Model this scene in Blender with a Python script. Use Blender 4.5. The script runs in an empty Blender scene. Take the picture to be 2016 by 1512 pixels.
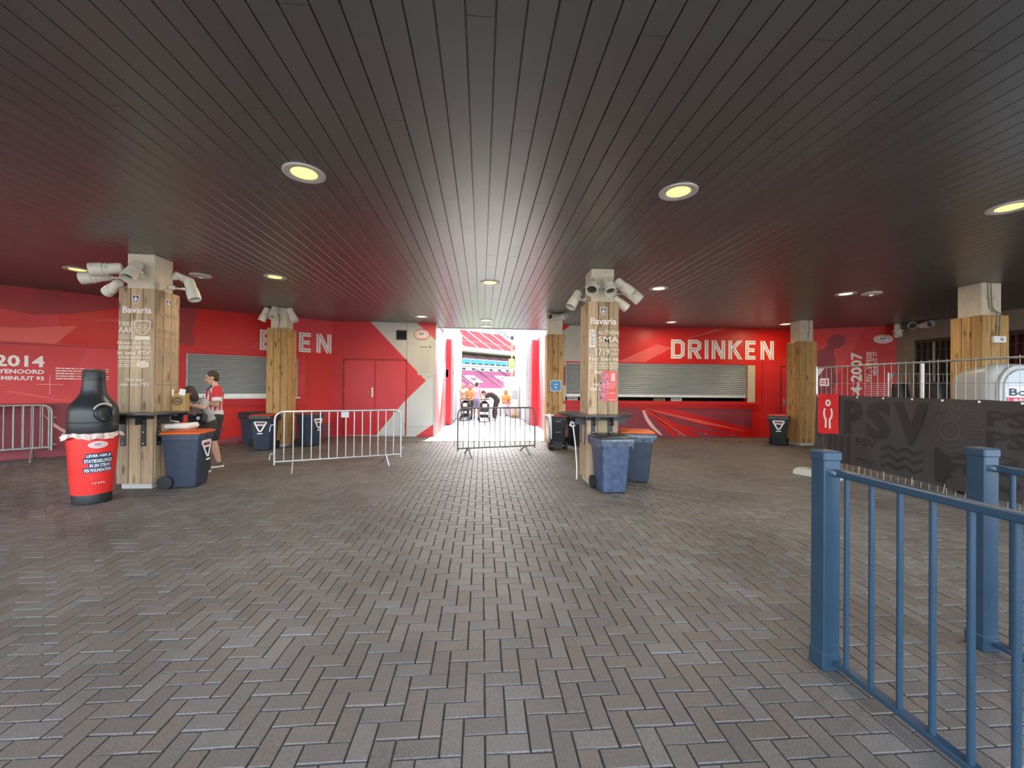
import bpy, bmesh, math, random
import numpy as np
from mathutils import Matrix, Vector
R = math.radians
rnd = random.Random(7)
SC = bpy.context.scene
COL = SC.collection

# ------------------------------------------------------------------ camera, sky, sun, exposure
EYE = 1.6
HC = 3.56                        # ceiling height
_yaw, _pitch, _roll = R(4.2), math.atan(4.6/815), 0.0095
fw = Vector((math.sin(_yaw)*math.cos(_pitch), math.cos(_yaw)*math.cos(_pitch), math.sin(_pitch)))
r0 = Vector((math.cos(_yaw), -math.sin(_yaw), 0)); u0 = r0.cross(fw)
rt = r0*math.cos(_roll)+u0*math.sin(_roll); up = u0*math.cos(_roll)-r0*math.sin(_roll)
cam = bpy.data.cameras.new('camera'); camo = bpy.data.objects.new('camera', cam); COL.objects.link(camo)
cam.sensor_width = 36; cam.lens = 815/2016*36; cam.clip_start = 0.05; cam.clip_end = 600
camo.matrix_world = Matrix(((rt.x, up.x, -fw.x, 0), (rt.y, up.y, -fw.y, 0), (rt.z, up.z, -fw.z, EYE), (0, 0, 0, 1)))
SC.camera = camo

W = bpy.data.worlds.new('sky'); SC.world = W; W.use_nodes = True
wn = W.node_tree.nodes; wl = W.node_tree.links
bg = wn['Background']
sky = wn.new('ShaderNodeTexSky'); sky.sky_type = 'NISHITA'; sky.sun_disc = False
sky.sun_elevation = R(52); sky.sun_rotation = R(-15); sky.dust_density = 2.5; sky.air_density = 1.0
hs = wn.new('ShaderNodeHueSaturation'); hs.inputs['Saturation'].default_value = 0.5
wl.new(sky.outputs[0], hs.inputs['Color']); wl.new(hs.outputs[0], bg.inputs['Color'])
bg.inputs['Strength'].default_value = 0.50
sun = bpy.data.lights.new('sun', 'SUN'); sun.energy = 3.0; sun.angle = R(1.0); sun.color = (1, .94, .84)
suno = bpy.data.objects.new('sun', sun); COL.objects.link(suno)
suno.rotation_euler = Vector((-0.13, -0.50, -0.85)).to_track_quat('-Z', 'Y').to_euler()
SC.view_settings.view_transform = 'Standard'; SC.view_settings.look = 'None'
SC.view_settings.gamma = 1; SC.view_settings.use_curve_mapping = False
SC.view_settings.exposure = 1.85

# ------------------------------------------------------------------ materials
def new_mat(name):
    m = bpy.data.materials.new(name); m.use_nodes = True
    return m, m.node_tree.nodes, m.node_tree.links, m.node_tree.nodes['Principled BSDF']
def pm(name, c, rough=.5, metal=0., var=.12, scale=6., bump=0., bscale=None, emit=None, es=1., spec=None, stretch=None, alpha=None):
    m, n, l, b = new_mat(name)
    b.inputs['Roughness'].default_value = rough; b.inputs['Metallic'].default_value = metal
    if spec is not None: b.inputs['Specular IOR Level'].default_value = spec
    tc = n.new('ShaderNodeTexCoord'); src = tc.outputs['Object']
    if stretch:
        mp = n.new('ShaderNodeMapping'); mp.inputs['Scale'].default_value = stretch
        l.new(src, mp.inputs[0]); src = mp.outputs[0]
    nz = n.new('ShaderNodeTexNoise'); nz.inputs['Scale'].default_value = scale; nz.inputs['Detail'].default_value = 4
    l.new(src, nz.inputs['Vector'])
    rp = n.new('ShaderNodeValToRGB')
    rp.color_ramp.elements[0].position = .3; rp.color_ramp.elements[1].position = .7
    rp.color_ramp.elements[0].color = (*[max(0, x*(1-var)) for x in c], 1)
    rp.color_ramp.elements[1].color = (*[min(1, x*(1+var)) for x in c], 1)
    l.new(nz.outputs['Fac'], rp.inputs[0]); l.new(rp.outputs[0], b.inputs['Base Color'])
    if bump:
        nb = n.new('ShaderNodeTexNoise'); nb.inputs['Scale'].default_value = bscale or scale*6; nb.inputs['Detail'].default_value = 3
        l.new(src, nb.inputs['Vector'])
        bp = n.new('ShaderNodeBump'); bp.inputs['Strength'].default_value = bump; bp.inputs['Distance'].default_value = .01
        l.new(nb.outputs['Fac'], bp.inputs['Height']); l.new(bp.outputs[0], b.inputs['Normal'])
    if emit:
        b.inputs['Emission Color'].default_value = (*emit, 1); b.inputs['Emission Strength'].default_value = es
    if alpha is not None: b.inputs['Alpha'].default_value = alpha
    return m
def wood_mat(name, c1, c2, knot):
    m, n, l, b = new_mat(name)
    b.inputs['Roughness'].default_value = .7
    tc = n.new('ShaderNodeTexCoord'); oi = n.new('ShaderNodeObjectInfo')
    ad = n.new('ShaderNodeVectorMath'); ad.operation = 'ADD'
    mu = n.new('ShaderNodeMath'); mu.operation = 'MULTIPLY'; mu.inputs[1].default_value = 37.
    l.new(oi.outputs['Random'], mu.inputs[0]); l.new(tc.outputs['Object'], ad.inputs[0]); l.new(mu.outputs[0], ad.inputs[1])
    mp = n.new('ShaderNodeMapping'); mp.inputs['Scale'].default_value = (22, 22, 1.3); l.new(ad.outputs[0], mp.inputs[0])
    nz = n.new('ShaderNodeTexNoise'); nz.inputs['Scale'].default_value = 1.6; nz.inputs['Detail'].default_value = 6; nz.inputs['Distortion'].default_value = .6
    l.new(mp.outputs[0], nz.inputs['Vector'])
    rp = n.new('ShaderNodeValToRGB'); rp.color_ramp.elements[0].position = .32; rp.color_ramp.elements[1].position = .68
    rp.color_ramp.elements[0].color = (*c1, 1); rp.color_ramp.elements[1].color = (*c2, 1); l.new(nz.outputs['Fac'], rp.inputs[0])
    mp2 = n.new('ShaderNodeMapping'); mp2.inputs['Scale'].default_value = (7.5, 7.5, 2.6); l.new(ad.outputs[0], mp2.inputs[0])
    vo = n.new('ShaderNodeTexVoronoi'); vo.inputs['Scale'].default_value = 1.0; l.new(mp2.outputs[0], vo.inputs['Vector'])
    r2 = n.new('ShaderNodeValToRGB'); r2.color_ramp.elements[0].position = .11; r2.color_ramp.elements[1].position = .27
    r2.color_ramp.elements[0].color = (*[.85]*3, 1); r2.color_ramp.elements[1].color = (0, 0, 0, 1); l.new(vo.outputs['Distance'], r2.inputs[0])
    mx = n.new('ShaderNodeMix'); mx.data_type = 'RGBA'; l.new(r2.outputs[0], mx.inputs['Factor'])
    l.new(rp.outputs[0], mx.inputs['A']); mx.inputs['B'].default_value = (*knot, 1)
    hv = n.new('ShaderNodeHueSaturation'); mr = n.new('ShaderNodeMapRange'); mr.inputs['To Min'].default_value = .78; mr.inputs['To Max'].default_value = 1.18
    l.new(oi.outputs['Random'], mr.inputs[0]); l.new(mr.outputs[0], hv.inputs['Value']); l.new(mx.outputs['Result'], hv.inputs['Color'])
    l.new(hv.outputs[0], b.inputs['Base Color'])
    bp = n.new('ShaderNodeBump'); bp.inputs['Strength'].default_value = .25; bp.inputs['Distance'].default_value = .004
    l.new(nz.outputs['Fac'], bp.inputs['Height']); l.new(bp.outputs[0], b.inputs['Normal'])
    return m
def brick_mat():
    m, n, l, b = new_mat('paver_concrete')
    at = n.new('ShaderNodeAttribute'); at.attribute_name = 'tone'
    oi = n.new('ShaderNodeObjectInfo')
    ad = n.new('ShaderNodeMath'); ad.operation = 'ADD'; l.new(at.outputs['Fac'], ad.inputs[0]); l.new(oi.outputs['Random'], ad.inputs[1])
    fr = n.new('ShaderNodeMath'); fr.operation = 'FRACT'; l.new(ad.outputs[0], fr.inputs[0])
    rp = n.new('ShaderNodeValToRGB'); e = rp.color_ramp.elements
    e[0].color = (.130, .121, .115, 1); e[1].color = (.172, .165, .160, 1)
    x = e.new(.35); x.color = (.148, .140, .134, 1)
    x = e.new(.62); x.color = (.152, .131, .115, 1)
    x = e.new(.8); x.color = (.160, .154, .150, 1)
    l.new(fr.outputs[0], rp.inputs[0])
    ge = n.new('ShaderNodeNewGeometry')
    nz = n.new('ShaderNodeTexNoise'); nz.inputs['Scale'].default_value = 160; nz.inputs['Detail'].default_value = 2
    l.new(ge.outputs['Position'], nz.inputs['Vector'])
    r2 = n.new('ShaderNodeValToRGB'); r2.color_ramp.elements[0].position = .35; r2.color_ramp.elements[1].position = .75
    r2.color_ramp.elements[0].color = (.8, .8, .8, 1); r2.color_ramp.elements[1].color = (1.45, 1.42, 1.38, 1)
    l.new(nz.outputs['Fac'], r2.inputs[0])
    mx = n.new('ShaderNodeMix'); mx.data_type = 'RGBA'; mx.blend_type = 'MULTIPLY'; mx.inputs['Factor'].default_value = 1
    l.new(rp.outputs[0], mx.inputs['A']); l.new(r2.outputs[0], mx.inputs['B'])
    n3 = n.new('ShaderNodeTexNoise'); n3.inputs['Scale'].default_value = .9; n3.inputs['Detail'].default_value = 5
    l.new(ge.outputs['Position'], n3.inputs['Vector'])
    r3 = n.new('ShaderNodeValToRGB'); r3.color_ramp.elements[0].position = .35; r3.color_ramp.elements[1].position = .65
    r3.color_ramp.elements[0].color = (.82, .80, .78, 1); r3.color_ramp.elements[1].color = (1.1, 1.1, 1.1, 1); l.new(n3.outputs['Fac'], r3.inputs[0])
    m2 = n.new('ShaderNodeMix'); m2.data_type = 'RGBA'; m2.blend_type = 'MULTIPLY'; m2.inputs['Factor'].default_value = 1
    l.new(mx.outputs['Result'], m2.inputs['A']); l.new(r3.outputs[0], m2.inputs['B'])
    l.new(m2.outputs['Result'], b.inputs['Base Color'])
    b.inputs['Roughness'].default_value = .56
    bp = n.new('ShaderNodeBump'); bp.inputs['Strength'].default_value = .35; bp.inputs['Distance'].default_value = .003
    l.new(nz.outputs['Fac'], bp.inputs['Height']); l.new(bp.outputs[0], b.inputs['Normal'])
    return m
def plank_mat():
    m, n, l, b = new_mat('ceiling_paint')
    oi = n.new('ShaderNodeObjectInfo'); tc = n.new('ShaderNodeTexCoord')
    nz = n.new('ShaderNodeTexNoise'); nz.inputs['Scale'].default_value = 3; nz.inputs['Detail'].default_value = 5
    l.new(tc.outputs['Object'], nz.inputs['Vector'])
    mr = n.new('ShaderNodeMapRange'); mr.inputs['To Min'].default_value = .07; mr.inputs['To Max'].default_value = .088
    l.new(oi.outputs['Random'], mr.inputs[0])
    hv = n.new('ShaderNodeCombineColor'); 
    for k in range(3): l.new(mr.outputs[0], hv.inputs[k])
    l.new(hv.outputs[0], b.inputs['Base Color'])
    m3 = n.new('ShaderNodeMapRange'); m3.inputs['To Min'].default_value = .30; m3.inputs['To Max'].default_value = .40
    l.new(nz.outputs['Fac'], m3.inputs[0]); l.new(m3.outputs[0], b.inputs['Roughness'])
    b.inputs['IOR'].default_value = 2.1
    return m
def mural_mat(name, ca, cb, cc, scale=.35, seed=0.):
    m, n, l, b = new_mat(name); b.inputs['Roughness'].default_value = .42; b.inputs['Specular IOR Level'].default_value = .3
    tc = n.new('ShaderNodeTexCoord'); mp = n.new('ShaderNodeMapping'); mp.inputs['Location'].default_value = (seed, seed*.7, 0)
    mp.inputs['Rotation'].default_value = (0, 0, .5); mp.inputs['Scale'].default_value = (1, 2.2, 1); l.new(tc.outputs['Object'], mp.inputs[0])
    nz = n.new('ShaderNodeTexNoise'); nz.inputs['Scale'].default_value = scale; nz.inputs['Detail'].default_value = 2; l.new(mp.outputs[0], nz.inputs['Vector'])
    rp = n.new('ShaderNodeValToRGB'); e = rp.color_ramp.elements
    e[0].position = .32; e[0].color = (*ca, 1); e[1].position = .7; e[1].color = (*cc, 1); x = e.new(.5); x.color = (*cb, 1)
    l.new(nz.outputs['Fac'], rp.inputs[0]); l.new(rp.outputs[0], b.inputs['Base Color'])
    return m
M = {}
M['brick'] = brick_mat()
M['plank'] = plank_mat()
M['sand'] = pm('joint_sand', (.07, .066, .062), .95, var=.3, scale=30)
M['ground'] = pm('outer_paving', (.30, .28, .26), .9, var=.15, scale=4, bump=.2)
M['slab'] = pm('pale_concrete', (.56, .575, .57), .75, var=.06, scale=5)
M['slab2'] = pm('shaded_concrete', (.24, .225, .25), .8, var=.1, scale=3)  # shade at the tunnel's far end put into the slab colour
M['grass'] = pm('pitch_grass', (.08, .2, .03), .9, var=.3, scale=3)
M['slot'] = pm('dark_slot', (.035, .035, .035), .8)
M['red'] = pm('red_paint', (.60, .022, .032), .45, var=.07, scale=1.2)
M['redd'] = pm('red_door_paint', (.62, .024, .038), .4, var=.06, scale=1.5)
M['mural'] = mural_mat('red_mural', (.46, .008, .010), (.60, .018, .02), (.64, .045, .045), seed=3)
M['mural2'] = mural_mat('red_mural_bright', (.46, .004, .003), (.60, .010, .006), (.62, .03, .026), seed=11)
M['mural3'] = mural_mat('red_mural_soft', (.50, .028, .032), (.60, .042, .048), (.64, .08, .08), seed=6)
M['maroon'] = pm('maroon_print', (.24, .025, .04), .5, var=.12, scale=2)
M['darkred'] = pm('dark_red_print', (.33, .012, .014), .5, var=.2, scale=1.5)
M['lightred'] = pm('light_red_print', (.68, .085, .075), .5, var=.1, scale=1.5)
M['pinkprint'] = pm('pale_pink_print', (.75, .42, .42), .5, var=.1, scale=3)
M['wallgrey'] = pm('light_grey_panel', (.52, .51, .47), .5, var=.05, scale=1)
M['wallblue'] = pm('pale_panel', (.56, .58, .58), .5, var=.05, scale=1)
M['beige'] = pm('beige_panel', (.56, .48, .34), .55, var=.05, scale=2)
M['farwall'] = pm('grey_brown_wall', (.22, .19, .15), .8, var=.12, scale=2)
M['white'] = pm('white_print', (.80, .74, .72), .5, var=.04)
M['wwhite'] = pm('bright_white', (.85, .85, .84), .5, var=.03)
M['faint'] = pm('faded_white_print', (.76, .68, .58), .65, var=.12, scale=20)
M['faint2'] = pm('very_faded_print', (.44, .35, .28), .7, var=.12, scale=20)
M['wood'] = wood_mat('weathered_pine', (.36, .245, .145), (.50, .37, .235), (.16, .09, .05))
M['wood2'] = wood_mat('amber_pine', (.36, .20, .072), (.56, .35, .135), (.11, .05, .02))
M['conc'] = pm('column_concrete', (.62, .56, .44), .8, var=.1, scale=5, bump=.15)
M['zinc'] = pm('galvanised_steel', (.60, .63, .64), .38, .75, var=.08, scale=9)
M['zincdark'] = pm('weathered_galvanised', (.15, .155, .15), .5, .25, var=.15, scale=9)
M['zincd'] = pm('dull_galvanised', (.40, .41, .40), .5, .6, var=.12, scale=9)
M['steel'] = pm('black_steel', (.022, .022, .026), .45, var=.2)
M['table'] = pm('dark_laminate', (.045, .038, .045), .28, var=.15)
M['bolt'] = pm('bright_bolt', (.7, .7, .7), .3, .8)
M['bin'] = pm('navy_plastic', (.028, .042, .068), .42, var=.12, scale=10)
M['binb'] = pm('scuffed_blue_plastic', (.055, .085, .155), .5, var=.3, scale=9)
M['bink'] = pm('black_plastic', (.018, .018, .022), .38, var=.15)
M['bag'] = pm('thin_dark_bag', (.09, .115, .16), .25, var=.35, scale=14, bump=.6, bscale=18)
M['bagk'] = pm('black_bag', (.03, .034, .042), .3, var=.35, scale=14, bump=.6, bscale=18)
M['clearbag'] = pm('clear_liner', (.62, .50, .46), .25, var=.3, scale=16, bump=.6, bscale=20)
M['orange'] = pm('orange_lid', (.72, .13, .025), .4, var=.06)
M['redlid'] = pm('dull_red_lid', (.42, .05, .035), .45, var=.1)
M['rubber'] = pm('black_rubber', (.018, .018, .018), .75)
M['cupred'] = pm('bright_red_plastic', (.78, .035, .03), .38, var=.04)
M['matte'] = pm('satin_black_plastic', (.022, .025, .028), .36, var=.1)
M['lamp'] = pm('lamp_housing', (.76, .74, .64), .45, var=.06)
M['lens'] = pm('dark_lens', (.06, .06, .055), .12)
M['dlring'] = pm('downlight_ring', (.62, .60, .56), .35, var=.05)
M['dlglow'] = pm('downlight_glow', (1, .85, .3), .4, emit=(1.0, .88, .24), es=.42)
M['dlwarm'] = pm('downlight_white_glow', (1, .93, .75), .4, emit=(1.0, .90, .62), es=.6)
M['blue'] = pm('blue_grey_enamel', (.024, .058, .098), .34, var=.1, scale=4)
M['banner'] = pm('charcoal_tarpaulin', (.05, .048, .052), .5, var=.12, scale=2, bump=.3, bscale=1.6)
M['bprint'] = pm('dark_tarpaulin_print', (.026, .025, .028), .55, var=.12, scale=3)
M['bprint2'] = pm('grey_tarpaulin_print', (.078, .075, .078), .55, var=.12, scale=3)
M['flag'] = pm('red_cloth', (.72, .02, .025), .6, var=.1, scale=5)
M['trailer'] = pm('grey_polyester', (.44, .46, .47), .4, var=.05)
M['trailerl'] = pm('lit_polyester', (.55, .60, .66), .4, var=.04)  # brighter copy of the trailer grey, painting the light on its front
M['shutter'] = pm('aluminium_slat', (.34, .36, .355), .42, .25, var=.1, scale=4, stretch=(.3, 1, 1))
M['shutterl'] = pm('aluminium_bar', (.68, .68, .66), .4, .3)
M['black'] = pm('black_void', (.006, .006, .006), .8)
M['skin'] = pm('skin', (.62, .36, .26), .5, var=.06)
M['skint'] = pm('tanned_skin', (.55, .27, .17), .5, var=.06)
M['hair'] = pm('dark_brown_hair', (.05, .03, .02), .6, var=.3, scale=40)
M['hairb'] = pm('blond_hair', (.65, .42, .18), .6, var=.2, scale=40)
M['hairg'] = pm('ginger_hair', (.5, .2, .06), .6, var=.2, scale=40)
M['shorts'] = pm('dark_denim', (.03, .033, .04), .8, var=.3, scale=12)
M['shoe'] = pm('brown_canvas', (.11, .085, .07), .8, var=.15)
M['sole'] = pm('white_sole', (.75, .73, .68), .6)
M['shirtred'] = pm('red_jersey', (.60, .035, .045), .7, var=.06)
M['shirtwhite'] = pm('white_jersey', (.78, .74, .76), .7, var=.05)
M['greytee'] = pm('grey_tee', (.42, .43, .45), .8, var=.08)
M['pink'] = pm('pale_pink_cloth', (.68, .50, .58), .8)
M['violet'] = pm('violet_cloth', (.30, .27, .42), .8)
M['brownk'] = pm('dark_brown_cloth', (.05, .035, .03), .8)
M['peach'] = pm('peach_cloth', (.75, .50, .36), .8)
M['orangecl'] = pm('orange_cloth', (.78, .33, .10), .8)
M['pinkred'] = pm('crimson_cloth', (.62, .10, .16), .8)
M['eye'] = pm('eye_dark', (.02, .015, .015), .2)
M['lip'] = pm('lip', (.45, .16, .13), .5)
M['kraft'] = pm('kraft_paper', (.45, .27, .10), .7, var=.08, scale=8)
M['paper'] = pm('white_paper', (.82, .82, .80), .6)
M['cream'] = pm('cream_fabric', (.72, .68, .60), .8, var=.1)
M['signblue'] = pm('blue_sign', (.05, .23, .50), .4)
M['navy'] = pm('navy_print', (.015, .04, .10), .4)
M['pipe'] = pm('grey_conduit', (.30, .27, .20), .5)
M['seat'] = pm('faded_red_seats', (.34, .05, .062), .6, var=.1, scale=.4)
M['seatp'] = pm('faded_pink_seats', (.30, .065, .14), .6, var=.12, scale=.4)
M['seatm'] = pm('shaded_red_seats', (.20, .08, .11), .6, var=.12, scale=.4)  # seat red darkened to paint the shade on the middle tier
M['seatw'] = pm('white_seats', (.36, .27, .33), .6)
M['standw'] = pm('stand_white', (.40, .39, .39), .6)
M['cyan'] = pm('turquoise_band', (.015, .24, .30), .3)
M['clad'] = pm('ribbed_cladding', (.30, .27, .30), .6)
M['yellow'] = pm('pale_yellow_paint', (.34, .25, .09), .5)
M['bronze'] = pm('dark_bronze_gate', (.045, .035, .028), .6)
M['tunw'] = pm('white_tunnel_paint', (.42, .41, .41), .5)
M['tunp'] = pm('tunnel_pink_print', (.42, .12, .12), .5)

# ------------------------------------------------------------------ mesh helpers
def box_vf(c, s, ch=0.):
    cx, cy, cz = c; hx, hy, hz = s[0]/2, s[1]/2, s[2]/2
    if ch <= 0:
        v = [(cx+a*hx, cy+b*hy, cz+d*hz) for a in (-1, 1) for b in (-1, 1) for d in (-1, 1)]
        return v, [(0, 1, 3, 2), (4, 6, 7, 5), (0, 4, 5, 1), (2, 3, 7, 6), (0, 2, 6, 4), (1, 5, 7, 3)]
    ch = min(ch, hx*.9, hy*.9, hz*.9)
    v = []; idx = {}
    for a in (-1, 1):
        for b in (-1, 1):
            for d in (-1, 1):
                for ax in range(3):
                    p = [a*(hx-ch), b*(hy-ch), d*(hz-ch)]
                    p[ax] = (a*hx, b*hy, d*hz)[ax]
                    idx[(a, b, d, ax)] = len(v); v.append((cx+p[0], cy+p[1], cz+p[2]))
    f = []
    def q(keys, n):
        ids = [idx[k] for k in keys]
        P = [Vector(v[i]) for i in ids]
        nn = (P[1]-P[0]).cross(P[2]-P[0])
        f.append(tuple(ids) if nn.dot(n) > 0 else tuple(ids[::-1]))
    for s1 in (-1, 1):
        q([(s1, -1, -1, 0), (s1, 1, -1, 0), (s1, 1, 1, 0), (s1, -1, 1, 0)], Vector((s1, 0, 0)))
        q([(-1, s1, -1, 1), (1, s1, -1, 1), (1, s1, 1, 1), (-1, s1, 1, 1)], Vector((0, s1, 0)))
        q([(-1, -1, s1, 2), (1, -1, s1, 2), (1, 1, s1, 2), (-1, 1, s1, 2)], Vector((0, 0, s1)))
        for s2 in (-1, 1):
            q([(s1, s2, -1, 0), (s1, s2, 1, 0), (s1, s2, 1, 1), (s1, s2, -1, 1)], Vector((s1, s2, 0)))
            q([(s1, -1, s2, 0), (s1, 1, s2, 0), (s1, 1, s2, 2), (s1, -1, s2, 2)], Vector((s1, 0, s2)))
            q([(-1, s1, s2, 1), (1, s1, s2, 1), (1, s1, s2, 2), (-1, s1, s2, 2)], Vector((0, s1, s2)))
            for s3 in (-1, 1):
                q([(s1, s2, s3, 0), (s1, s2, s3, 1), (s1, s2, s3, 2)], Vector((s1, s2, s3)))
    return v, f
def frames(pts):
    P = [Vector(p) for p in pts]; T = []
    for i in range(len(P)):
        a = P[max(i-1, 0)]; b = P[min(i+1, len(P)-1)]; T.append((b-a).normalized())
    ref = Vector((0, 0, 1)) if abs(T[0].z) < .9 else Vector((1, 0, 0))
    N = [(ref-T[0]*ref.dot(T[0])).normalized()]
    for i in range(1, len(P)):
        x = N[-1]-T[i]*N[-1].dot(T[i]); N.append(x.normalized())
    return P, T, N
def tube_vf(pts, r, n=8):
    P, T, N = frames(pts); v = []; f = []
    rs = r if isinstance(r, (list, tuple)) else [r]*len(P)
    for p, t, nn, rr in zip(P, T, N, rs):
        b = t.cross(nn)
        for k in range(n):
            a = 2*math.pi*k/n
            v.append(tuple(p+(nn*math.cos(a)+b*math.sin(a))*rr))
    for i in range(len(P)-1):
        for k in range(n):
            f.append((i*n+k, i*n+(k+1) % n, (i+1)*n+(k+1) % n, (i+1)*n+k))
    f.append(tuple(range(n))[::-1]); f.append(tuple((len(P)-1)*n+k for k in range(n)))
    return v, f
def lathe_vf(prof, n=32, sx=1., sy=1., cap=True):
    v = []; f = []
    for r, z in prof:
        for k in range(n):
            a = 2*math.pi*k/n; v.append((r*math.cos(a)*sx, r*math.sin(a)*sy, z))
    for i in range(len(prof)-1):
        for k in range(n):
            f.append((i*n+k, i*n+(k+1) % n, (i+1)*n+(k+1) % n, (i+1)*n+k))
    if cap:
        f.append(tuple(range(n))[::-1]); f.append(tuple((len(prof)-1)*n+k for k in range(n)))
    return v, f
def prism_vf(poly, w0, w1):
    n = len(poly)
    ar = sum(poly[i][0]*poly[(i+1) % n][1]-poly[(i+1) % n][0]*poly[i][1] for i in range(n))
    if ar < 0: poly = poly[::-1]
    v = [(x, y, w0) for x, y in poly]+[(x, y, w1) for x, y in poly]
    f = [tuple(range(n))[::-1], tuple(range(n, 2*n))]
    for i in range(n):
        j = (i+1) % n; f.append((i, j, n+j, n+i))
    return v, f
def ribbon_vf(pts, t, w0, w1, closed=False):
    P = [Vector((x, y)) for x, y in pts]; n = len(P); L = []; Rr = []
    for i in range(n):
        if closed: a, b, c = P[i-1], P[i], P[(i+1) % n]
        else: a, b, c = P[max(i-1, 0)], P[i], P[min(i+1, n-1)]
        d1 = (b-a).normalized() if (b-a).length > 1e-9 else (c-b).normalized()
        d2 = (c-b).normalized() if (c-b).length > 1e-9 else d1
        n1 = Vector((-d1.y, d1.x)); n2 = Vector((-d2.y, d2.x)); m = (n1+n2)
        m = m.normalized() if m.length > 1e-6 else n1
        k = 1/max(.35, m.dot(n1)); L.append(b+m*t*k/2); Rr.append(b-m*t*k/2)
    v = []; f = []
    for w in (w0, w1):
        v += [(p.x, p.y, w) for p in L]+[(p.x, p.y, w) for p in Rr]
    m = n if closed else n-1
    for i in range(m):
        j = (i+1) % n
        f.append((2*n+j, 2*n+i, 3*n+i, 3*n+j))
        f.append((i, j, n+j, n+i))
        f.append((2*n+i, 2*n+j, j, i)); f.append((3*n+j, 3*n+i, n+i, n+j))
    return v, f
def capsule_vf(p1, r1, p2, r2, n=12, m=4, sx=1., sy=1.):
    p1, p2 = Vector(p1), Vector(p2); d = p2-p1; Ln = d.length
    t = d.normalized() if Ln > 1e-6 else Vector((0, 0, 1))
    pts = []; rs = []
    for i in range(m+1):
        a = math.pi/2*i/m; pts.append(p1-t*r1*math.cos(a)); rs.append(max(1e-4, r1*math.sin(a)))
    for i in range(m+1):
        a = math.pi/2*(1-i/m); pts.append(p2+t*r2*math.cos(a)); rs.append(max(1e-4, r2*math.sin(a)))
    ref = Vector((1, 0, 0)) if abs(t.x) < .9 else Vector((0, 1, 0))
    nn = (ref-t*ref.dot(t)).normalized(); b = t.cross(nn); v = []; f = []
    for p, r in zip(pts, rs):
        for k in range(n):
            a = 2*math.pi*k/n; v.append(tuple(p+nn*math.cos(a)*r*sx+b*math.sin(a)*r*sy))
    q = len(pts)
    for i in range(q-1):
        for k in range(n): f.append((i*n+k, i*n+(k+1) % n, (i+1)*n+(k+1) % n, (i+1)*n+k))
    f.append(tuple(range(n))[::-1]); f.append(tuple((q-1)*n+k for k in range(n)))
    return v, f
class MB:
    def __init__(s): s.v = []; s.f = []; s.m = []
    def add(s, vf, mat=None, mi=0):
        v, f = vf; o = len(s.v)
        s.v += [tuple(mat @ Vector(p)) for p in v] if mat is not None else list(v)
        s.f += [tuple(i+o for i in q) for q in f]; s.m += [mi]*len(f)
        return s
    def box(s, c, sz, ch=0., mat=None, mi=0): return s.add(box_vf(c, sz, ch), mat, mi)
    def bx(s, x0, x1, y0, y1, z0, z1, ch=0., mat=None, mi=0):
        return s.add(box_vf(((x0+x1)/2, (y0+y1)/2, (z0+z1)/2), (abs(x1-x0), abs(y1-y0), abs(z1-z0)), ch), mat, mi)
    def tube(s, pts, r, n=8, mat=None, mi=0): return s.add(tube_vf(pts, r, n), mat, mi)
    def lathe(s, prof, n=32, mat=None, mi=0, **k): return s.add(lathe_vf(prof, n, **k), mat, mi)
    def prism(s, poly, w0, w1, mat=None, mi=0): return s.add(prism_vf(poly, w0, w1), mat, mi)
    def ribbon(s, pts, t, w0, w1, closed=False, mat=None, mi=0): return s.add(ribbon_vf(pts, t, w0, w1, closed), mat, mi)
    def cap(s, p1, r1, p2, r2, **k): return s.add(capsule_vf(p1, r1, p2, r2, **k))
    def mesh(s, name, mats):
        me = bpy.data.meshes.new(name); me.from_pydata(s.v, [], s.f)
        for m in (mats if isinstance(mats, (list, tuple)) else [mats]): me.materials.append(m)
        if any(s.m): me.polygons.foreach_set('material_index', s.m)
        me.update(); return me
    def build(s, name, mats, parent=None, smooth=False, mat=None):
        return link(name, s.mesh(name, mats), parent, smooth, mat)
def link(name, me, parent=None, smooth=False, mat=None):
    o = bpy.data.objects.new(name, me); COL.objects.link(o)
    if smooth:
        me.polygons.foreach_set('use_smooth', [True]*len(me.polygons))
        try: me.set_sharp_from_angle(angle=R(38))
        except Exception: pass
    if parent is not None: o.parent = parent
    if mat is not None: o.matrix_local = mat
    return o
def tag(o, label=None, cat=None, group=None, kind=None):
    if label: o['label'] = label
    if cat: o['category'] = cat
    if group: o['group'] = group
    if kind: o['kind'] = kind
    return o
def thing(name, label, cat, loc=(0, 0, 0), rz=0., group=None, mat=None):
    o = bpy.data.objects.new(name, None); COL.objects.link(o); o.empty_display_size = .2
    if mat is not None: o.matrix_world = mat
    else: o.location = loc; o.rotation_euler = (0, 0, rz)
    return tag(o, label, cat, group)
def copy_tree(o, parent=None):
    c = o.copy(); COL.objects.link(c); c.parent = parent
    for ch in list(o.children): copy_tree(ch, c)
    return c
def place(o, loc, rz, label=None, group=None):
    o.location = loc; o.rotation_euler = (0, 0, rz)
    if label: o['label'] = label
    if group: o['group'] = group
    return o
def seg_mat(a, b):
    d = Vector((b[0]-a[0], b[1]-a[1], 0)).normalized(); n = d.cross(Vector((0, 0, 1)))
    return Matrix(((d.x, 0, n.x, a[0]), (d.y, 0, n.y, a[1]), (0, 1, 0, 0), (0, 0, 0, 1)))
def plane_mat(o, x, n):
    x = Vector(x).normalized(); n = Vector(n).normalized(); y = n.cross(x)
    return Matrix(((x.x, y.x, n.x, o[0]), (x.y, y.y, n.y, o[1]), (x.z, y.z, n.z, o[2]), (0, 0, 0, 1)))
_tc = {}
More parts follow.
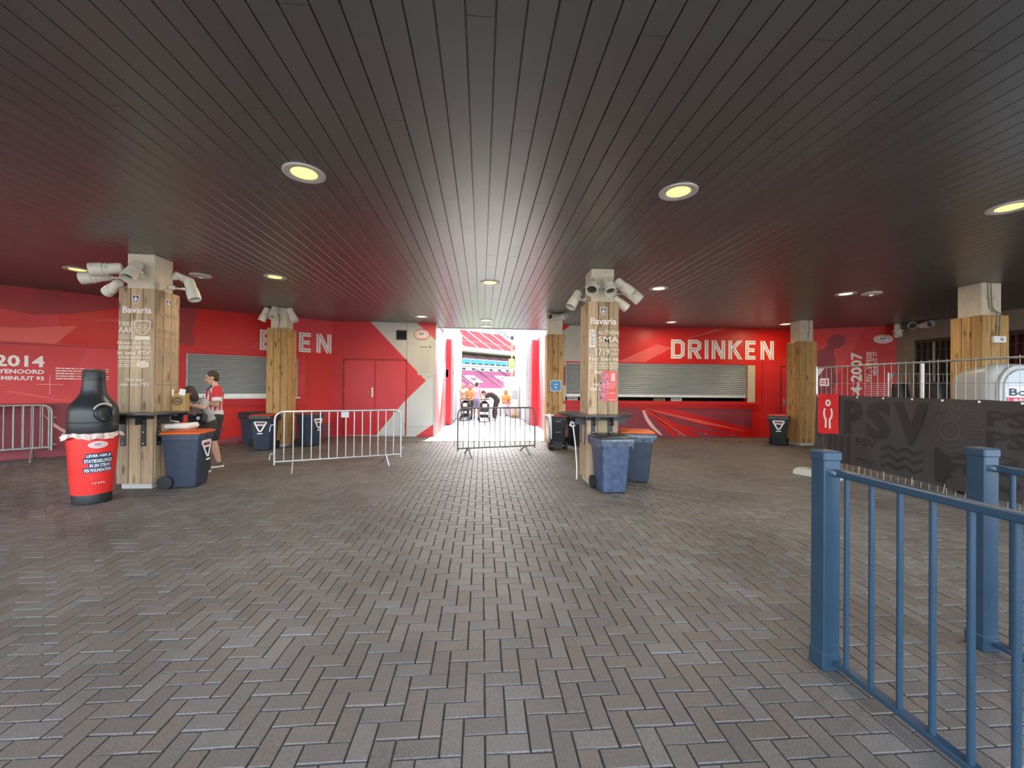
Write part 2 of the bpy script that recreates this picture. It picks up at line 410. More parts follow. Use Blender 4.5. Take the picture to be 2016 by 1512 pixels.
def text_mesh(s, bold=0., res=2, shear=0.):
    k = (s, bold, res, shear)
    if k not in _tc:
        cu = bpy.data.curves.new('t', 'FONT'); cu.body = s; cu.size = 1; cu.offset = bold; cu.resolution_u = res; cu.shear = shear
        o = bpy.data.objects.new('t', cu); COL.objects.link(o)
        dg = bpy.context.evaluated_depsgraph_get(); me = bpy.data.meshes.new_from_object(o.evaluated_get(dg))
        v = np.array([tuple(p.co) for p in me.vertices]); f = [tuple(p.vertices) for p in me.polygons]
        bpy.data.objects.remove(o); bpy.data.curves.remove(cu); bpy.data.meshes.remove(me)
        _tc[k] = (v, f)
    return _tc[k]
def text_vf(s, x0, x1, y0, y1, w, bold=.012, shear=0., clip=None):
    """the string fitted to the rectangle x0..x1, y0..y1 of a surface, standing w proud of it"""
    v, f = text_mesh(s, bold, 2, shear)
    a = v.min(0); b = v.max(0)
    q = [((p[0]-a[0])/(b[0]-a[0])*(x1-x0)+x0, (p[1]-a[1])/(b[1]-a[1])*(y1-y0)+y0, w) for p in v]
    return q, f
def rrect(x0, x1, y0, y1, r, n=5):
    p = []
    for cx, cy, a0 in ((x1-r, y1-r, 0), (x0+r, y1-r, 90), (x0+r, y0+r, 180), (x1-r, y0+r, 270)):
        for k in range(n+1):
            a = R(a0+90*k/n); p.append((cx+r*math.cos(a), cy+r*math.sin(a)))
    return p
def ellipse(cx, cy, rx, ry, n=32): return [(cx+rx*math.cos(2*math.pi*k/n), cy+ry*math.sin(2*math.pi*k/n)) for k in range(n)]
GL = {'D': ([[(0, 0), (0, 1), (.42, 1), (.6, .84), (.6, .16), (.42, 0)]], [True]),
      'R': ([[(0, 0), (0, 1), (.44, 1), (.58, .88), (.58, .6), (.44, .48), (0, .48)], [(.27, .46), (.6, 0)]], [False, False]),
      'I': ([[(0, 0), (0, 1)]], [False]), 'N': ([[(0, 0), (0, 1)], [(.6, 0), (.6, 1)], [(.02, 1), (.58, 0)]], [False]*3),
      'K': ([[(0, 0), (0, 1)], [(.6, 1), (.05, .44)], [(.2, .6), (.62, 0)]], [False]*3),
      'E': ([[(.52, 1), (0, 1), (0, 0), (.52, 0)], [(.03, .5), (.46, .5)]], [False]*2),
      'T': ([[(-.05, 1), (.6, 1)], [(.275, 1), (.275, 0)]], [False]*2)}
GW = {'D': .6, 'R': .6, 'I': 0., 'N': .6, 'K': .62, 'E': .52, 'T': .6}
def inline_word(word, x0, x1, y0, y1, parent):
    h = y1-y0; t = h*.2
    tot = sum(GW[c] for c in word)+.42*(len(word)-1); sc = (x1-x0-t)/tot; x = x0+t/2; hh = h-t
    for c in word:
        a, b = MB(), MB()
        for st, cl in zip(*GL[c]):
            p = [(x+px*sc, y0+t/2+py*hh) for px, py in st]
            if len(p) == 2 and abs(p[0][0]-p[1][0]) > 1e-6 and abs(p[0][1]-p[1][1]) > 1e-6:   # slanted stroke, cut level at its ends
                (xa, ya), (xb, yb) = p; e = t/2
                ya += e if abs(ya-(y1-e)) < 1e-6 else (-e if abs(ya-(y0+e)) < 1e-6 else 0); yb += e if abs(yb-(y1-e)) < 1e-6 else (-e if abs(yb-(y0+e)) < 1e-6 else 0)
                k = t/2*math.hypot(xb-xa, yb-ya)/abs(yb-ya)
                a.prism([(xa-k, ya), (xa+k, ya), (xb+k, yb), (xb-k, yb)], .002, .0118); q_ = k*.13
                b.prism([(xa-q_, ya), (xa+q_, ya), (xb+q_, yb), (xb-q_, yb)], .012, .0133); continue
            if not cl:                       # square ends
                if abs(p[0][0]-p[1][0]) < 1e-6: p[0] = (p[0][0], p[0][1]+(t/2 if p[0][1] > p[1][1] else -t/2))
                if abs(p[-1][0]-p[-2][0]) < 1e-6: p[-1] = (p[-1][0], p[-1][1]+(t/2 if p[-1][1] > p[-2][1] else -t/2))
            a.ribbon(p, t, .002, .012, cl); b.ribbon(p, t*.13, .012, .0135, cl)
        o = a.build('letter', M['white'], parent); b.build('letter_inline', M['maroon'], o)
        x += (GW[c]+.42)*sc

# ------------------------------------------------------------------ floor
def in_view(x, y, pad):
    v = Vector((x, y, -EYE)); z = v.dot(fw)
    if z < .3: return False
    px = 1008+815*v.dot(rt)/z; py = 756-815*v.dot(up)/z; e = pad*815/z
    return -e < px < 2016+e and py < 1512+e
fl = MB().bx(-16, 14, -3, 12.05, -.12, -.012)
floor = tag(fl.build('floor', M['sand']), kind='structure')
MB().bx(-60, -16, -40, 14, -.14, -.002).bx(14, 60, -40, 14, -.14, -.002).bx(-16, 14, -40, -3, -.14, -.002).build('paved_ground', M['ground'], floor)
MB().bx(-1.6, 2.3, 12.11, 16.8, -.1, .0, ).build('pale_slab', M['slab'], floor)
MB().bx(-16, -1.6, 12.05, 16, -.1, -.003).bx(2.3, 14, 12.05, 16, -.1, -.003).build('paved_edge', M['brick'], floor)
MB().bx(-1.6, 2.3, 16.8, 26, -.1, -.001).build('shaded_slab', M['slab2'], floor)
dr = MB().bx(-1.75, 2.3, 12.05, 12.11, -.1, -.012).build('drain_channel', M['slot'], floor)
for k in range(20):
    x = -1.74+k*.2; MB().bx(x, x+.185, 12.06, 12.10, -.012, .001).build('drain_grate', M['zincd'], dr)
WX, WY, OX, OY = .1, .1035, -.168, 2.018
def brick_vf(w, d, g=.004, c=.0035, zt=0.):
    x0, x1, y0, y1 = -w/2+g, w/2-g, -d/2+g, d/2-g; v = []
    for z, e in ((-.03, 0), (zt-c, 0), (zt, c)):
        v += [(x0+e, y0+e, z), (x1-e, y0+e, z), (x1-e, y1-e, z), (x0+e, y1-e, z)]
    f = [(8, 9, 10, 11)]
    for b in (0, 4):
        for k in range(4): f.append((b+k, b+(k+1) % 4, b+4+(k+1) % 4, b+4+k))
    return v, f
PILLARS = {'A': (-5.18, 6.87), 'C': (1.98, 6.9), 'F': (9.19, 7.02), 'B': (-5.2, 11.2), 'D': (1.97, 11.2), 'E': (9.2, 11.3)}
bricks = []
for j in range(-14, 102):
    for i in range(-145, 143):
        m = (i+j) % 4
        if m == 0: w, d = 2*WX, WY
        elif m == 2: w, d = WX, 2*WY
        else: continue
        cx, cy = OX+i*WX+w/2, OY+j*WY+d/2
        if cy+d/2 > 12.05 or not -15.9 < cx < 13.9: continue
        if not in_view(cx, cy, .9): continue
        bricks.append((cx, cy, w, d))
def size_px(b):
    v = Vector((b[0], b[1], -EYE)); z = v.dot(fw); px = 1008+815*v.dot(rt)/z; py = 756-815*v.dot(up)/z
    return (1/z**3 if (0 < px < 2016 and py < 1512) else 0)
bricks.sort(key=size_px, reverse=True)
proto = {}
for ori, (w, d) in {0: (2*WX, WY), 1: (WX, 2*WY)}.items():
    v, f = brick_vf(w, d); me = bpy.data.meshes.new('brick'); me.from_pydata(v, [], f); me.materials.append(M['brick']); me.update(); proto[ori] = me
for cx, cy, w, d in bricks[:300]:
    o = bpy.data.objects.new('brick', proto[0 if w > d else 1]); COL.objects.link(o); o.parent = floor
    o.location = (cx, cy, rnd.uniform(-.004, .001)); o.rotation_euler = (rnd.gauss(0, .004), rnd.gauss(0, .004), rnd.gauss(0, .010))
V, F, T = [], [], []
fb = {k: brick_vf(*s) for k, s in {0: (2*WX, WY), 1: (WX, 2*WY)}.items()}
for cx, cy, w, d in bricks[300:]:
    v, f = fb[0 if w > d else 1]; o = len(V); a = rnd.gauss(0, .007); ca, sa = math.cos(a), math.sin(a); dz = rnd.uniform(-.004, .001)
    tx, ty = rnd.gauss(0, .004), rnd.gauss(0, .004)
    V += [(cx+x*ca-y*sa, cy+x*sa+y*ca, z+dz+x*tx+y*ty) for x, y, z in v]
    F += [tuple(q+o for q in p) for p in f]; T += [rnd.random()]*len(v)
me = bpy.data.meshes.new('paver_field'); me.from_pydata(V, [], F); me.materials.append(M['brick'])
at = me.attributes.new('tone', 'FLOAT', 'POINT'); at.data.foreach_set('value', T); me.update()
tag(link('paver_field', me, floor), kind='stuff')

# ------------------------------------------------------------------ ceiling
ceil = MB().bx(-26, 16, -.9, 13.0, HC+.02, HC+.7).bx(-1.75, 2.6, 13.0, 14.1, HC+.02, HC+.7).bx(-26, -1.75, 13.0, 13.6, HC+.02, HC+.7).bx(2.6, 16, 13.0, 13.6, HC+.02, HC+.7)
ceil = tag(ceil.build('ceiling', M['plank']), kind='structure')
PW = .1605
def plank_at(x, y0, y1):
    L = y1-y0; v = []
    for z, e in ((.02, .004), (.003, .004), (0, .0065)):
        v += [(-PW/2+e, -L/2+.002, z), (PW/2-e, -L/2+.002, z), (PW/2-e, L/2-.002, z), (-PW/2+e, L/2-.002, z)]
    f = [(8, 11, 10, 9)]
    for b in (0, 4):
        for k in range(4): f.append((b+4+k, b+4+(k+1) % 4, b+(k+1) % 4, b+k))
    me = bpy.data.meshes.new('plank'); me.from_pydata(v, [], f); me.materials.append(M['plank']); me.update()
    o = bpy.data.objects.new('plank', me); COL.objects.link(o); o.parent = ceil; o.location = (x, (y0+y1)/2, HC)
i0 = round((-14.5-.06)/PW); i1 = round(13.0/PW)
for i in range(i0, i1+1):
    x = .057+(i+.5)*PW
    end = 14.1 if -1.5 < x < 2.25 else 13.3
    cuts = [-.9]
    if -4.2 < x < 5.0:
        cuts.append([6.2, 3.1, 6.25, 4.4, 6.3, 2.2][i % 6]+rnd.uniform(-.05, .05))
        if -1.5 < x < 2.25: cuts.append([11.9, 9.3, 10.6][i % 3]+rnd.uniform(-.05, .05))
    cuts.append(end)
    for a, b in zip(cuts, cuts[1:]): plank_at(x, a, b)
MB().bx(-1.7, 2.45, 14.1, 14.18, HC-.02, HC+.75).build('ceiling_edge', M['wallgrey'], ceil)

# ------------------------------------------------------------------ walls
def wall(name, a, b, mat, holes=(), h=HC+.3, thick=.16):
    """upright wall from a to b as the viewer sees it, left to right; local x along, y up, z towards the viewer"""
    L = math.hypot(b[0]-a[0], b[1]-a[1]); m = MB(); x = 0.
    for (u0, u1, z0, z1) in sorted(holes):
        m.bx(x, u0, 0, h, -thick, 0)
        if z0 > 0: m.bx(u0, u1, 0, z0, -thick, 0)
        m.bx(u0, u1, z1, h, -thick, 0); x = u1
    m.bx(x, L, 0, h, -thick, 0)
    o = m.build(name, mat); o.matrix_world = seg_mat(a, b)
    return tag(o, kind='structure')
def onwall(parent, name, mat, polys, w=.003, w0=0.):
    m = MB()
    for p in polys: m.prism(p, w0, w)
    return m.build(name, mat, parent)
def words(parent, name, mat, items, w=.004, bold=.012, shear=0.):
    m = MB()
    for s, x0, x1, y0, y1 in items: m.add(text_vf(s, x0, x1, y0, y1, w, bold, shear))
    return m.build(name, mat, parent)
def bars(parent, name, mat, rects, w=.004):
    m = MB()
    for x0, x1, y0, y1 in rects: m.bx(x0, x1, y0, y1, 0, w)
    o = m.build(name, mat, parent)
    return tag(o, kind='stuff') if len(rects) > 1 else o
def fine_lines(x0, x1, ys, h, seed, gap=.012):
    g = random.Random(seed); out = []
    for y in ys:
        x = x0
        while x < x1-.02:
            e = min(x1, x+g.uniform(.03, .11)*(x1-x0)*1.6); out.append((x, e, y, y+h)); x = e+gap
    return out
# --- left wall
WL = wall('wall_left', (-13, 6.4), (-8.3, 10.25), M['mural3'])
wl2 = wall('wall_left_far', (-17.7, 2.55), (-13, 6.4), M['mural3'])
wr = wall('wall_left_return', (-8.3, 10.25), (-7.8, 11.25), M['mural2'])
onwall(WL, 'mural_shape', M['mural2'], [[(5.1, 2.42), (6.08, 2.42), (6.08, 3.56), (5.0, 3.56)]], .004)
onwall(WL, 'mural_shape', M['darkred'], [[(4.7, 3.0), (5.3, 3.1), (6.08, 3.36), (6.08, 3.56), (3.0, 3.56), (3.6, 3.2)]], .006)
onwall(WL, 'mural_streak', M['lightred'], [[(5.45, 2.98), (6.08, 3.02), (6.08, 3.08)]], .008)
onwall(WL, 'mural_shape', M['lightred'], [[(2.5, 2.42), (5.0, 2.42), (5.35, 2.85), (4.6, 2.72), (3.4, 2.66)]], .005)
pan = MB().bx(1.0, 6.06, 1.14, 2.37, 0, .05, .004).build('mural_panel', M['mural3'], WL)
onwall(pan, 'panel_shadow_line', M['darkred'], [[(1.0, 2.36), (6.06, 2.36), (6.06, 2.40), (1.0, 2.40)]], .03, .0)  # dark strip painting the shadow line along the proud panel's top edge
onwall(pan, 'panel_shape', M['red'], [[(5.25, 1.16), (6.04, 1.16), (6.04, 2.35), (5.5, 2.35), (5.3, 1.9)]], .054, .05)
words(pan, 'wall_lettering', M['white'], [('2014', 4.19, 4.86, 1.905, 2.145), ('PSV - FEYENOORD', 3.82, 4.855, 1.765, 1.855), ('MINUUT 93', 4.28, 4.855, 1.63, 1.715)], .054, .03)
bars(pan, 'wall_small_print', M['white'], fine_lines(5.02, 5.83, [1.885-.056*k for k in range(5)], .022, 4), .054)
bars(pan, 'cross_mark', M['pinkprint'], [(4.75, 5.13, 1.545, 1.553), (4.936, 4.944, 1.34, 1.75)], .054)
onwall(pan, 'mural_streak', M['lightred'], [[(4.3, 1.40), (4.42, 1.41), (5.2, 1.20), (5.15, 1.19)]], .054, .05)
onwall(WL, 'mural_base', M['maroon'], [[(0, .0), (6.08, .0), (6.08, 1.13), (0, 1.13)]], .004)
onwall(WL, 'mural_swoosh', M['pinkprint'], [[(4.85, .92), (4.95, .78), (5.1, .62), (5.35, .42), (5.38, .36), (5.15, .50), (4.98, .66)]], .008)
MB().bx(0, 6.08, 0, .1, 0, .02).build('baseboard', M['maroon'], WL)
# --- left of the tunnel: snack counter wall, then the wall with the red doors
W3 = wall('wall_back_left', (-7.8, 11.25), (-4.6, 13.15), M['mural2'])
W4 = wall('wall_tunnel_side', (-4.6, 13.15), (-1.45, 13.15), M['red'])
onwall(W3, 'mural_shape', M['darkred'], [[(0, 2.6), (.35, 2.6), (.28, 3.0), (.42, 3.56), (0, 3.56)]], .004)
onwall(W3, 'mural_shape', M['red'], [[(1.5, 2.6), (3.72, 2.6), (3.72, 3.56), (2.6, 3.56), (2.1, 3.1)]], .004)
fr = MB().bx(-.05, .17, 1.0, 2.58, 0, .09).bx(2.76, 2.96, 1.0, 2.52, 0, .09).bx(.17, 2.76, 2.37, 2.55, 0, .09).bx(.17, 2.76, 1.0, 1.2, 0, .09)
fr = fr.build('counter_frame', M['mural'], W3)
MB().bx(.10, 2.83, 1.19, 1.225, .0, .12, .004).build('counter_sill', M['wwhite'], fr)
onwall(W3, 'wall_base', M['maroon'], [[(0, 0), (3.72, 0), (3.72, .42), (0, .42)]], .003)
onwall(W3, 'mural_streak', M['mural2'], [[(.8, .1), (3.2, .3), (3.2, .75), (1.4, .9)]], .0045)
inline_word('ETEN', 1.80, 3.68, 2.56, 3.14, W3)
# shutters
def shutter(label, a, b, u0, u1, z0, z1, w, pitch, bar):
    t = thing('roller_shutter', label, 'shutter', mat=seg_mat(a, b) @ Matrix.Translation((0, 0, w)))
    n = int((z1-z0-bar)/pitch); prof = []
    for q, d in ((0, -.03), (.22, -.03), (.24, .0), (.34, .015), (.55, .02), (.8, .012), (.96, -.004), (.99, -.03)): prof.append((d, q*pitch*.99))
    sl = MB(); v = []
    for x in (u0, u1): v += [(x, y, z+.002) for z, y in prof]+[(x, prof[-1][1], -.012), (x, 0, -.012)]
    k = len(prof)+2; f = [(i, i+1, k+i+1, k+i)[::-1] for i in range(k-1)]+[(k-1, 0, k, 2*k-1)[::-1], tuple(range(k)), tuple(range(k, 2*k))[::-1]]
    me = None
    for i in range(n):
        if me is None:
            q = MB(); q.add((v, f)); me = q.mesh('slat', M['shutter'])
        o = link('slat', me, t, i == 0); o.location = (0, z0+bar+i*pitch, 0)
    MB().bx(u0, u1, z0+bar+n*pitch, z1, -.015, .01).build('shutter_box', M['shutter'], t)
    MB().bx(u0, u1, z0, z0+bar, -.02, .022, .004).build('bottom_bar', M['shutterl'], t)
    MB().bx(u0-.035, u0, z0, z1, -.02, .03).build('guide_rail', M['zincd'], t); MB().bx(u1, u1+.035, z0, z1, -.02, .03).build('guide_rail', M['zincd'], t)
    return t
shutter('closed grey metal roller shutter left of the red double doors', (-7.8, 11.25), (-4.6, 13.15), .205, 2.725, 1.225, 2.37, .03, .060, .1)
# white panels and chevron on the wall beside the tunnel
onwall(W4, 'painted_panel', M['wallgrey'], [[(1.13, 3.56), (2.6, 3.56), (3.15, 3.05), (3.15, 1.9), (2.25, 2.36), (2.25, 2.36)], [(2.25, 2.36), (3.15, 1.9), (2.83, 1.74)]], .003)
onwall(W4, 'painted_panel', M['wallblue'], [[(2.83, 1.76), (3.15, 1.9), (3.15, .42), (2.55, .0), (1.1, .0), (2.27, 1.17)]], .0035)
onwall(W4, 'painted_edge', M['lightred'], [[(1.11, 3.56), (1.15, 3.56), (2.86, 1.75), (1.13, 0), (1.07, 0), (2.82, 1.75)]], .005)
onwall(W4, 'painted_edge', M['lightred'], [[(2.55, 3.56), (2.61, 3.56), (3.15, 3.07), (3.15, 3.02)]], .005)
bars(W4, 'panel_joint', M['slot'], [(2.255, 2.262, 2.36, 3.56), (2.262, 3.15, .3, .306), (.0, .34, 1.9, 1.906), (0, .34, .3, .306), (2.262, 3.15, 2.9, 2.904)], .006)
bars(W4, 'corner_trim', M['zincd'], [(3.10, 3.15, 0, 1.95)], .02)
D1 = MB().bx(.33, .36, .03, 2.40, 0, .035).bx(2.24, 2.27, .03, 2.40, 0, .035).bx(.33, 2.27, 2.37, 2.41, 0, .035)
d1 = tag(D1.build('door_1', M['darkred'], mat=seg_mat((-4.6, 13.15), (-1.45, 13.15))), kind='structure')
MB().bx(.37, 1.285, .04, 2.365, .005, .028, .003).build('door_leaf', M['redd'], d1)
rl = MB().bx(1.325, 2.235, .04, 2.365, .005, .028, .003).build('door_leaf', M['redd'], d1)
onwall(rl, 'painted_panel', M['wallblue'], [[(1.36, .05), (2.23, .05), (2.23, 1.13), (2.2, 1.10)], ], .031, .028)
MB().bx(1.29, 1.32, .04, 2.365, .005, .034, .004).build('door_astragal', M['red'], d1)
MB().bx(1.20, 1.245, 1.22, 1.52, .028, .036, .003).tube([(1.222, 1.38, .036), (1.222, 1.38, .075), (1.12, 1.38, .08)], .011).build('door_handle', M['zinc'], d1)
for z in (.3, 1.35, 2.1):
    for u in (.375, 2.225): MB().bx(u-.012, u+.012, z, z+.13, .02, .045, .003).build('hinge', M['lightred'], d1)
MB().bx(.5, 2.2, .02, .05, .0, .04).build('threshold', M['zincd'], d1)
S4 = seg_mat((-4.6, 13.15), (-1.45, 13.15))
vt = thing('wall_vent', 'black square vent opening high on the white wall beside the tunnel', 'vent', mat=S4)
MB().bx(1.93, 2.25, 3.02, 3.05, 0, .02).bx(1.93, 2.25, 3.29, 3.32, 0, .02).bx(1.93, 1.955, 3.02, 3.32, 0, .02).bx(2.225, 2.25, 3.02, 3.32, 0, .02).build('vent_frame', M['steel'], vt)
MB().bx(1.95, 2.23, 3.04, 3.30, -.12, -.02).build('vent_duct', M['black'], vt)
MB().bx(1.955, 2.225, 3.05, 3.29, .0034, .006).build('vent_mesh', M['black'], vt)
def crest(label, mat, cx, cy, rx, ry, group=None):
    t = thing('crest_sign', label, 'sign', mat=mat)
    MB().prism(ellipse(cx, cy, rx, ry), 0, .012).build('plate', M['darkred'], t)
    MB().prism(ellipse(cx, cy, rx*.93, ry*.9), .012, .015).build('plate_face', M['white'], t)
    s = MB(); n = 7
    for k in range(n):
        y = cy+ry*.86*((k+.5)/n*2-1); hh = ry*.042
        ww = rx*.88*math.sqrt(max(0, 1-((abs(y-cy)+hh)/(ry*.9))**2))
        if k in (2, 3, 4):
            s.bx(cx-ww, cx-rx*.42, y-hh, y+hh, .015, .0165); s.bx(cx+rx*.42, cx+ww, y-hh, y+hh, .015, .0165)
        else: s.bx(cx-ww, cx+ww, y-hh, y+hh, .015, .0165)
    s.build('stripe', M['red'], t)
    MB().add(text_vf('PSV', cx-rx*.36, cx+rx*.36, cy-ry*.22, cy+ry*.28, .017, .04, .25)).build('lettering', M['navy'], t)
    return t
crest('oval white crest sign with red stripes on the panel left of the tunnel', S4 @ Matrix.Translation((0, 0, .004)), 2.72, 3.20, .24, .17)
rb = thing('rules_board', 'pale printed notice board of small text lines beside the tunnel mouth', 'sign', mat=S4)
MB().bx(2.60, 3.03, 1.93, 2.92, .004, .012).build('board', M['wallgrey'], rb)
bars(rb, 'small_print', M['farwall'], [(2.66, 2.9, 2.79, 2.82), (2.95, 3.0, 2.77, 2.85)]+fine_lines(2.66, 2.98, [2.70-.052*k for k in range(14)], .008, 9), .0135)
# --- right of the tunnel: drinks counter wall
WR = wall('wall_back_right', (2.25, 13.05), (10.25, 12.95), M['mural2'], holes=[(.42, 6.44, 1.17, 2.38)])
rec = MB().bx(.3, 6.6, 1.0, 2.5, -.95, -.9).bx(.3, .42, 1.0, 2.5, -.95, -.16).bx(6.44, 6.6, 1.0, 2.5, -.95, -.16).bx(.3, 6.6, 2.4, 2.5, -.95, -.16)
rec.build('kiosk_interior', M['black'], WR)
MB().bx(.3, 6.6, 1.08, 1.17, -.9, -.02).build('kiosk_counter', M['steel'], WR)
onwall(WR, 'painted_panel', M['wallgrey'], [[(0, 0), (.42, 0), (.42, 2.42), (1.35, 2.42), (1.1, 3.56), (.55, 3.56), (0, 3.15)]], .003)
onwall(WR, 'painted_panel', M['beige'], [[(0, 2.05), (.42, 2.05), (.42, 2.42), (0, 2.42)]], .0036)
onwall(WR, 'painted_arrow', M['maroon'], [[(.02, 1.93), (.42, 2.3), (.42, 1.62)]], .0045)
onwall(WR, 'painted_panel', M['beige'], [[(6.44, 1.14), (6.69, 1.14), (6.69, 2.36), (6.44, 2.36)]], .02)
onwall(WR, 'mural_shape', M['mural'], [[(1.4, 2.42), (3.0, 2.42), (4.4, 3.56), (1.15, 3.56)]], .003)
onwall(WR, 'mural_streak', M['lightred'], [[(2.1, 2.42), (3.0, 2.42), (3.9, 2.9), (3.4, 3.0)]], .0042)
onwall(WR, 'mural_streak', M['lightred'], [[(4.3, 3.18), (5.6, 3.5), (5.7, 3.56), (5.3, 3.52)]], .0045)
onwall(WR, 'mural_shape', M['maroon'], [[(1.0, 0), (6.6, 0), (6.6, .94), (1.0, .94)]], .003)
onwall(WR, 'mural_shape', M['mural2'], [[(6.1, 0), (8.0, 0), (8.0, .2), (6.9, .3)]], .0048)
stk = [[(2.9, .93), (3.9, .93), (7.2, .12), (7.6, .0), (6.3, .0), (4.4, .55)], [(2.8, .92), (3.1, .92), (4.9, .02), (4.6, 0), (3.7, .38)], [(3.0, .92), (3.25, .92), (4.15, .03), (3.95, .03)], [(4.2, .4), (6.0, .05), (5.6, .02), (4.3, .3)]]
onwall(WR, 'mural_streak', M['mural2'], stk, .0052)
onwall(WR, 'mural_streak', M['lightred'], [[(2.95, .93), (3.1, .93), (5.2, .48), (6.4, .2), (4.9, .45)], [(3.0, .9), (3.05, .9), (4.4, .04), (4.32, .04)]], .0058)
onwall(WR, 'mural_swoosh', M['pinkprint'], [[(2.92, .84), (3.02, .58), (3.2, .32), (3.5, .08), (3.62, .06), (3.35, .33), (3.14, .6), (3.0, .88)]], .0066)
onwall(WR, 'mural_spark', M['lightred'], [ellipse(4.15, .1, .05, .02, 10), ellipse(5.05, .11, .06, .02, 10), ellipse(5.2, .04, .03, .015, 8), ellipse(5.9, .09, .04, .015, 8)], .0066)
bars(WR, 'panel_joint', M['darkred'], [(.42, 6.9, .93, .945), (6.93, 6.938, 1.0, 2.9), (6.44, 6.7, 1.97, 1.976)], .022)
bars(WR, 'kiosk_sill', M['mural'], [(.35, 6.8, 1.06, 1.15)], .05)
inline_word('DRINKEN', 3.86, 7.33, 2.55, 3.17, WR)
shutter('long grey roller shutter not quite shut, over the drinks counter', (2.25, 13.05), (10.25, 12.95), .455, 6.405, 1.29, 2.38, -.06, .060, .085)
SR = seg_mat((2.25, 13.05), (10.25, 12.95))
for k, (u0, u1, h, m, s) in enumerate([(3.36, 3.75, .085, 'yellow', 'small yellow card standing on the drinks counter'), (3.95, 4.3, .09, 'wwhite', 'small white card with dark marks on the drinks counter'), (.5, .85, .1, 'wwhite', 'white printed card at the left end of the drinks counter')]):
    t = thing('price_card', s, 'card', mat=SR @ Matrix.Translation((0, 1.172, -.16)))
    MB().bx(u0, u1, 0, h, 0, .01).bx(u0, u1, 0, .008, -.05, 0).build('card', M[m], t)
    bars(t, 'print', M['steel'], [(u0+.02+.045*q, u0+.045+.045*q, .02+.01*(q % 2), h-.015) for q in range(int((u1-u0-.03)/.045))], .0125)
d2 = tag(MB().bx(7.56, 7.6, 0, 2.36, 0, .03).bx(7.56, 8.0, 2.33, 2.37, 0, .03).build('door_2', M['darkred'], mat=SR), kind='structure')
MB().bx(7.6, 8.0, .02, 2.33, .0, .018, .003).build('door_leaf', M['redd'], d2)
MB().bx(7.66, 7.7, 1.05, 1.27, .018, .026).tube([(7.68, 1.2, .026), (7.68, 1.2, .07), (7.82, 1.2, .075)], .011).lathe([(.02, .018), (.02, .032)], 12, mat=Matrix.Translation((7.68, 1.08, 0))).build('door_handle', M['zinc'], d2)
W5 = wall('wall_mural_right', (10.25, 12.95), (12.65, 11.69), M['mural3'])
onwall(W5, 'mural_shape', M['mural'], [[(1.3, 0), (2.72, 0), (2.72, 3.56), (1.9, 3.56), (1.2, 2.0)]], .003)
sil = [(.30, 0), (.36, .9), (.28, 1.5), (.36, 2.1), (.42, 2.48), (.30, 2.62), (.02, 2.74), (.0, 2.84), (.34, 2.76), (.62, 2.82), (.84, 2.90), (.92, 3.02), (.94, 3.18), (1.04, 3.31), (1.2, 3.36), (1.34, 3.30), (1.40, 3.17), (1.36, 3.02), (1.24, 2.92), (1.12, 2.90), (1.08, 2.78), (1.14, 2.55), (1.10, 2.2), (1.2, 1.9), (1.06, 1.6), (1.16, 1.2), (1.0, .7), (1.05, 0)]
onwall(W5, 'player_silhouette', M['maroon'], [sil], .005)
def words_up(parent, name, mat, items, w):
    m = MB()
    for s, x0, x1, y0, y1, b in items:   # reads upwards: x0..x1 is the letter height, y0..y1 the run
        v, f = text_vf(s, y0, y1, -x1, -x0, 0, b)
        m.add(([(-q[1], q[0], w) for q in v], [p[:] for p in f]))
    return m.build(name, mat, parent)
words_up(W5, 'wall_lettering', M['white'], [('14-4-2007', 1.53, 1.82, .95, 2.77, .03), ('PSV - VITESSE', 1.925, 2.05, 1.85, 2.78, .012), ('MINUUT 77', 2.08, 2.19, 2.05, 2.78, .012)], .007)
bars(W5, 'wall_small_print', M['pinkprint'], fine_lines(1.92, 2.5, [1.72-.06*k for k in range(7)], .018, 5), .007)
crest('oval white crest sign with red stripes on the red wall at the far right', seg_mat((10.25, 12.95), (12.65, 11.69)) @ Matrix.Translation((0, 0, .004)), 2.33, 3.16, .255, .155)
crest('oval white crest sign half hidden behind the pillar right of the tunnel', SR @ Matrix.Translation((0, 0, .004)), .14, 3.16, .26, .175)
W6 = wall('wall_right', (12.60, 11.72), (12.9, 5.0), M['farwall'], holes=[(.5, 2.35, .0, 3.06), (2.55, 4.4, 0, 3.06)])
wall('wall_right_far', (12.9, 5.0), (13.1, 1.5), M['farwall'])
MB().bx(.4, 4.6, 0, 3.3, -1.6, -1.5).build('gate_recess', M['maroon'], W6)
MB().bx(.4, 4.6, 3.06, 3.3, -1.6, -.16).bx(.4, .5, 0, 3.1, -1.6, -.16).bx(4.4, 4.6, 0, 3.1, -1.6, -.16).build('gate_recess_side', M['farwall'], W6)
S6 = seg_mat((12.60, 11.72), (12.9, 5.0))
for gi, (u0, u1, lab) in enumerate([(.5, 2.35, 'tall barred gate in the grey wall behind the wire fence'), (2.55, 4.4, 'barred gate at the right edge, right of the cabled pillar')]):
    t = thing('bar_gate', lab, 'gate', mat=S6)
    MB().bx(u0, u1, 2.96, 3.06, -.1, -.02).build('gate_rail', M['bronze'], t)
    MB().bx(u0, u1, .05, .11, -.1, -.02).build('gate_rail', M['bronze'], t)
    MB().bx(u0, u1, 2.72, 2.75, -.08, -.04).build('gate_rail', M['bronze'], t)
    n = 12
    for k in range(n+1):
        x = u0+.03+(u1-u0-.06)*k/n; MB().bx(x-.022, x+.022, .1, 2.98, -.08, -.03).build('gate_bar', M['zincd'] if k % 4 == 3 else M['bronze'], t)

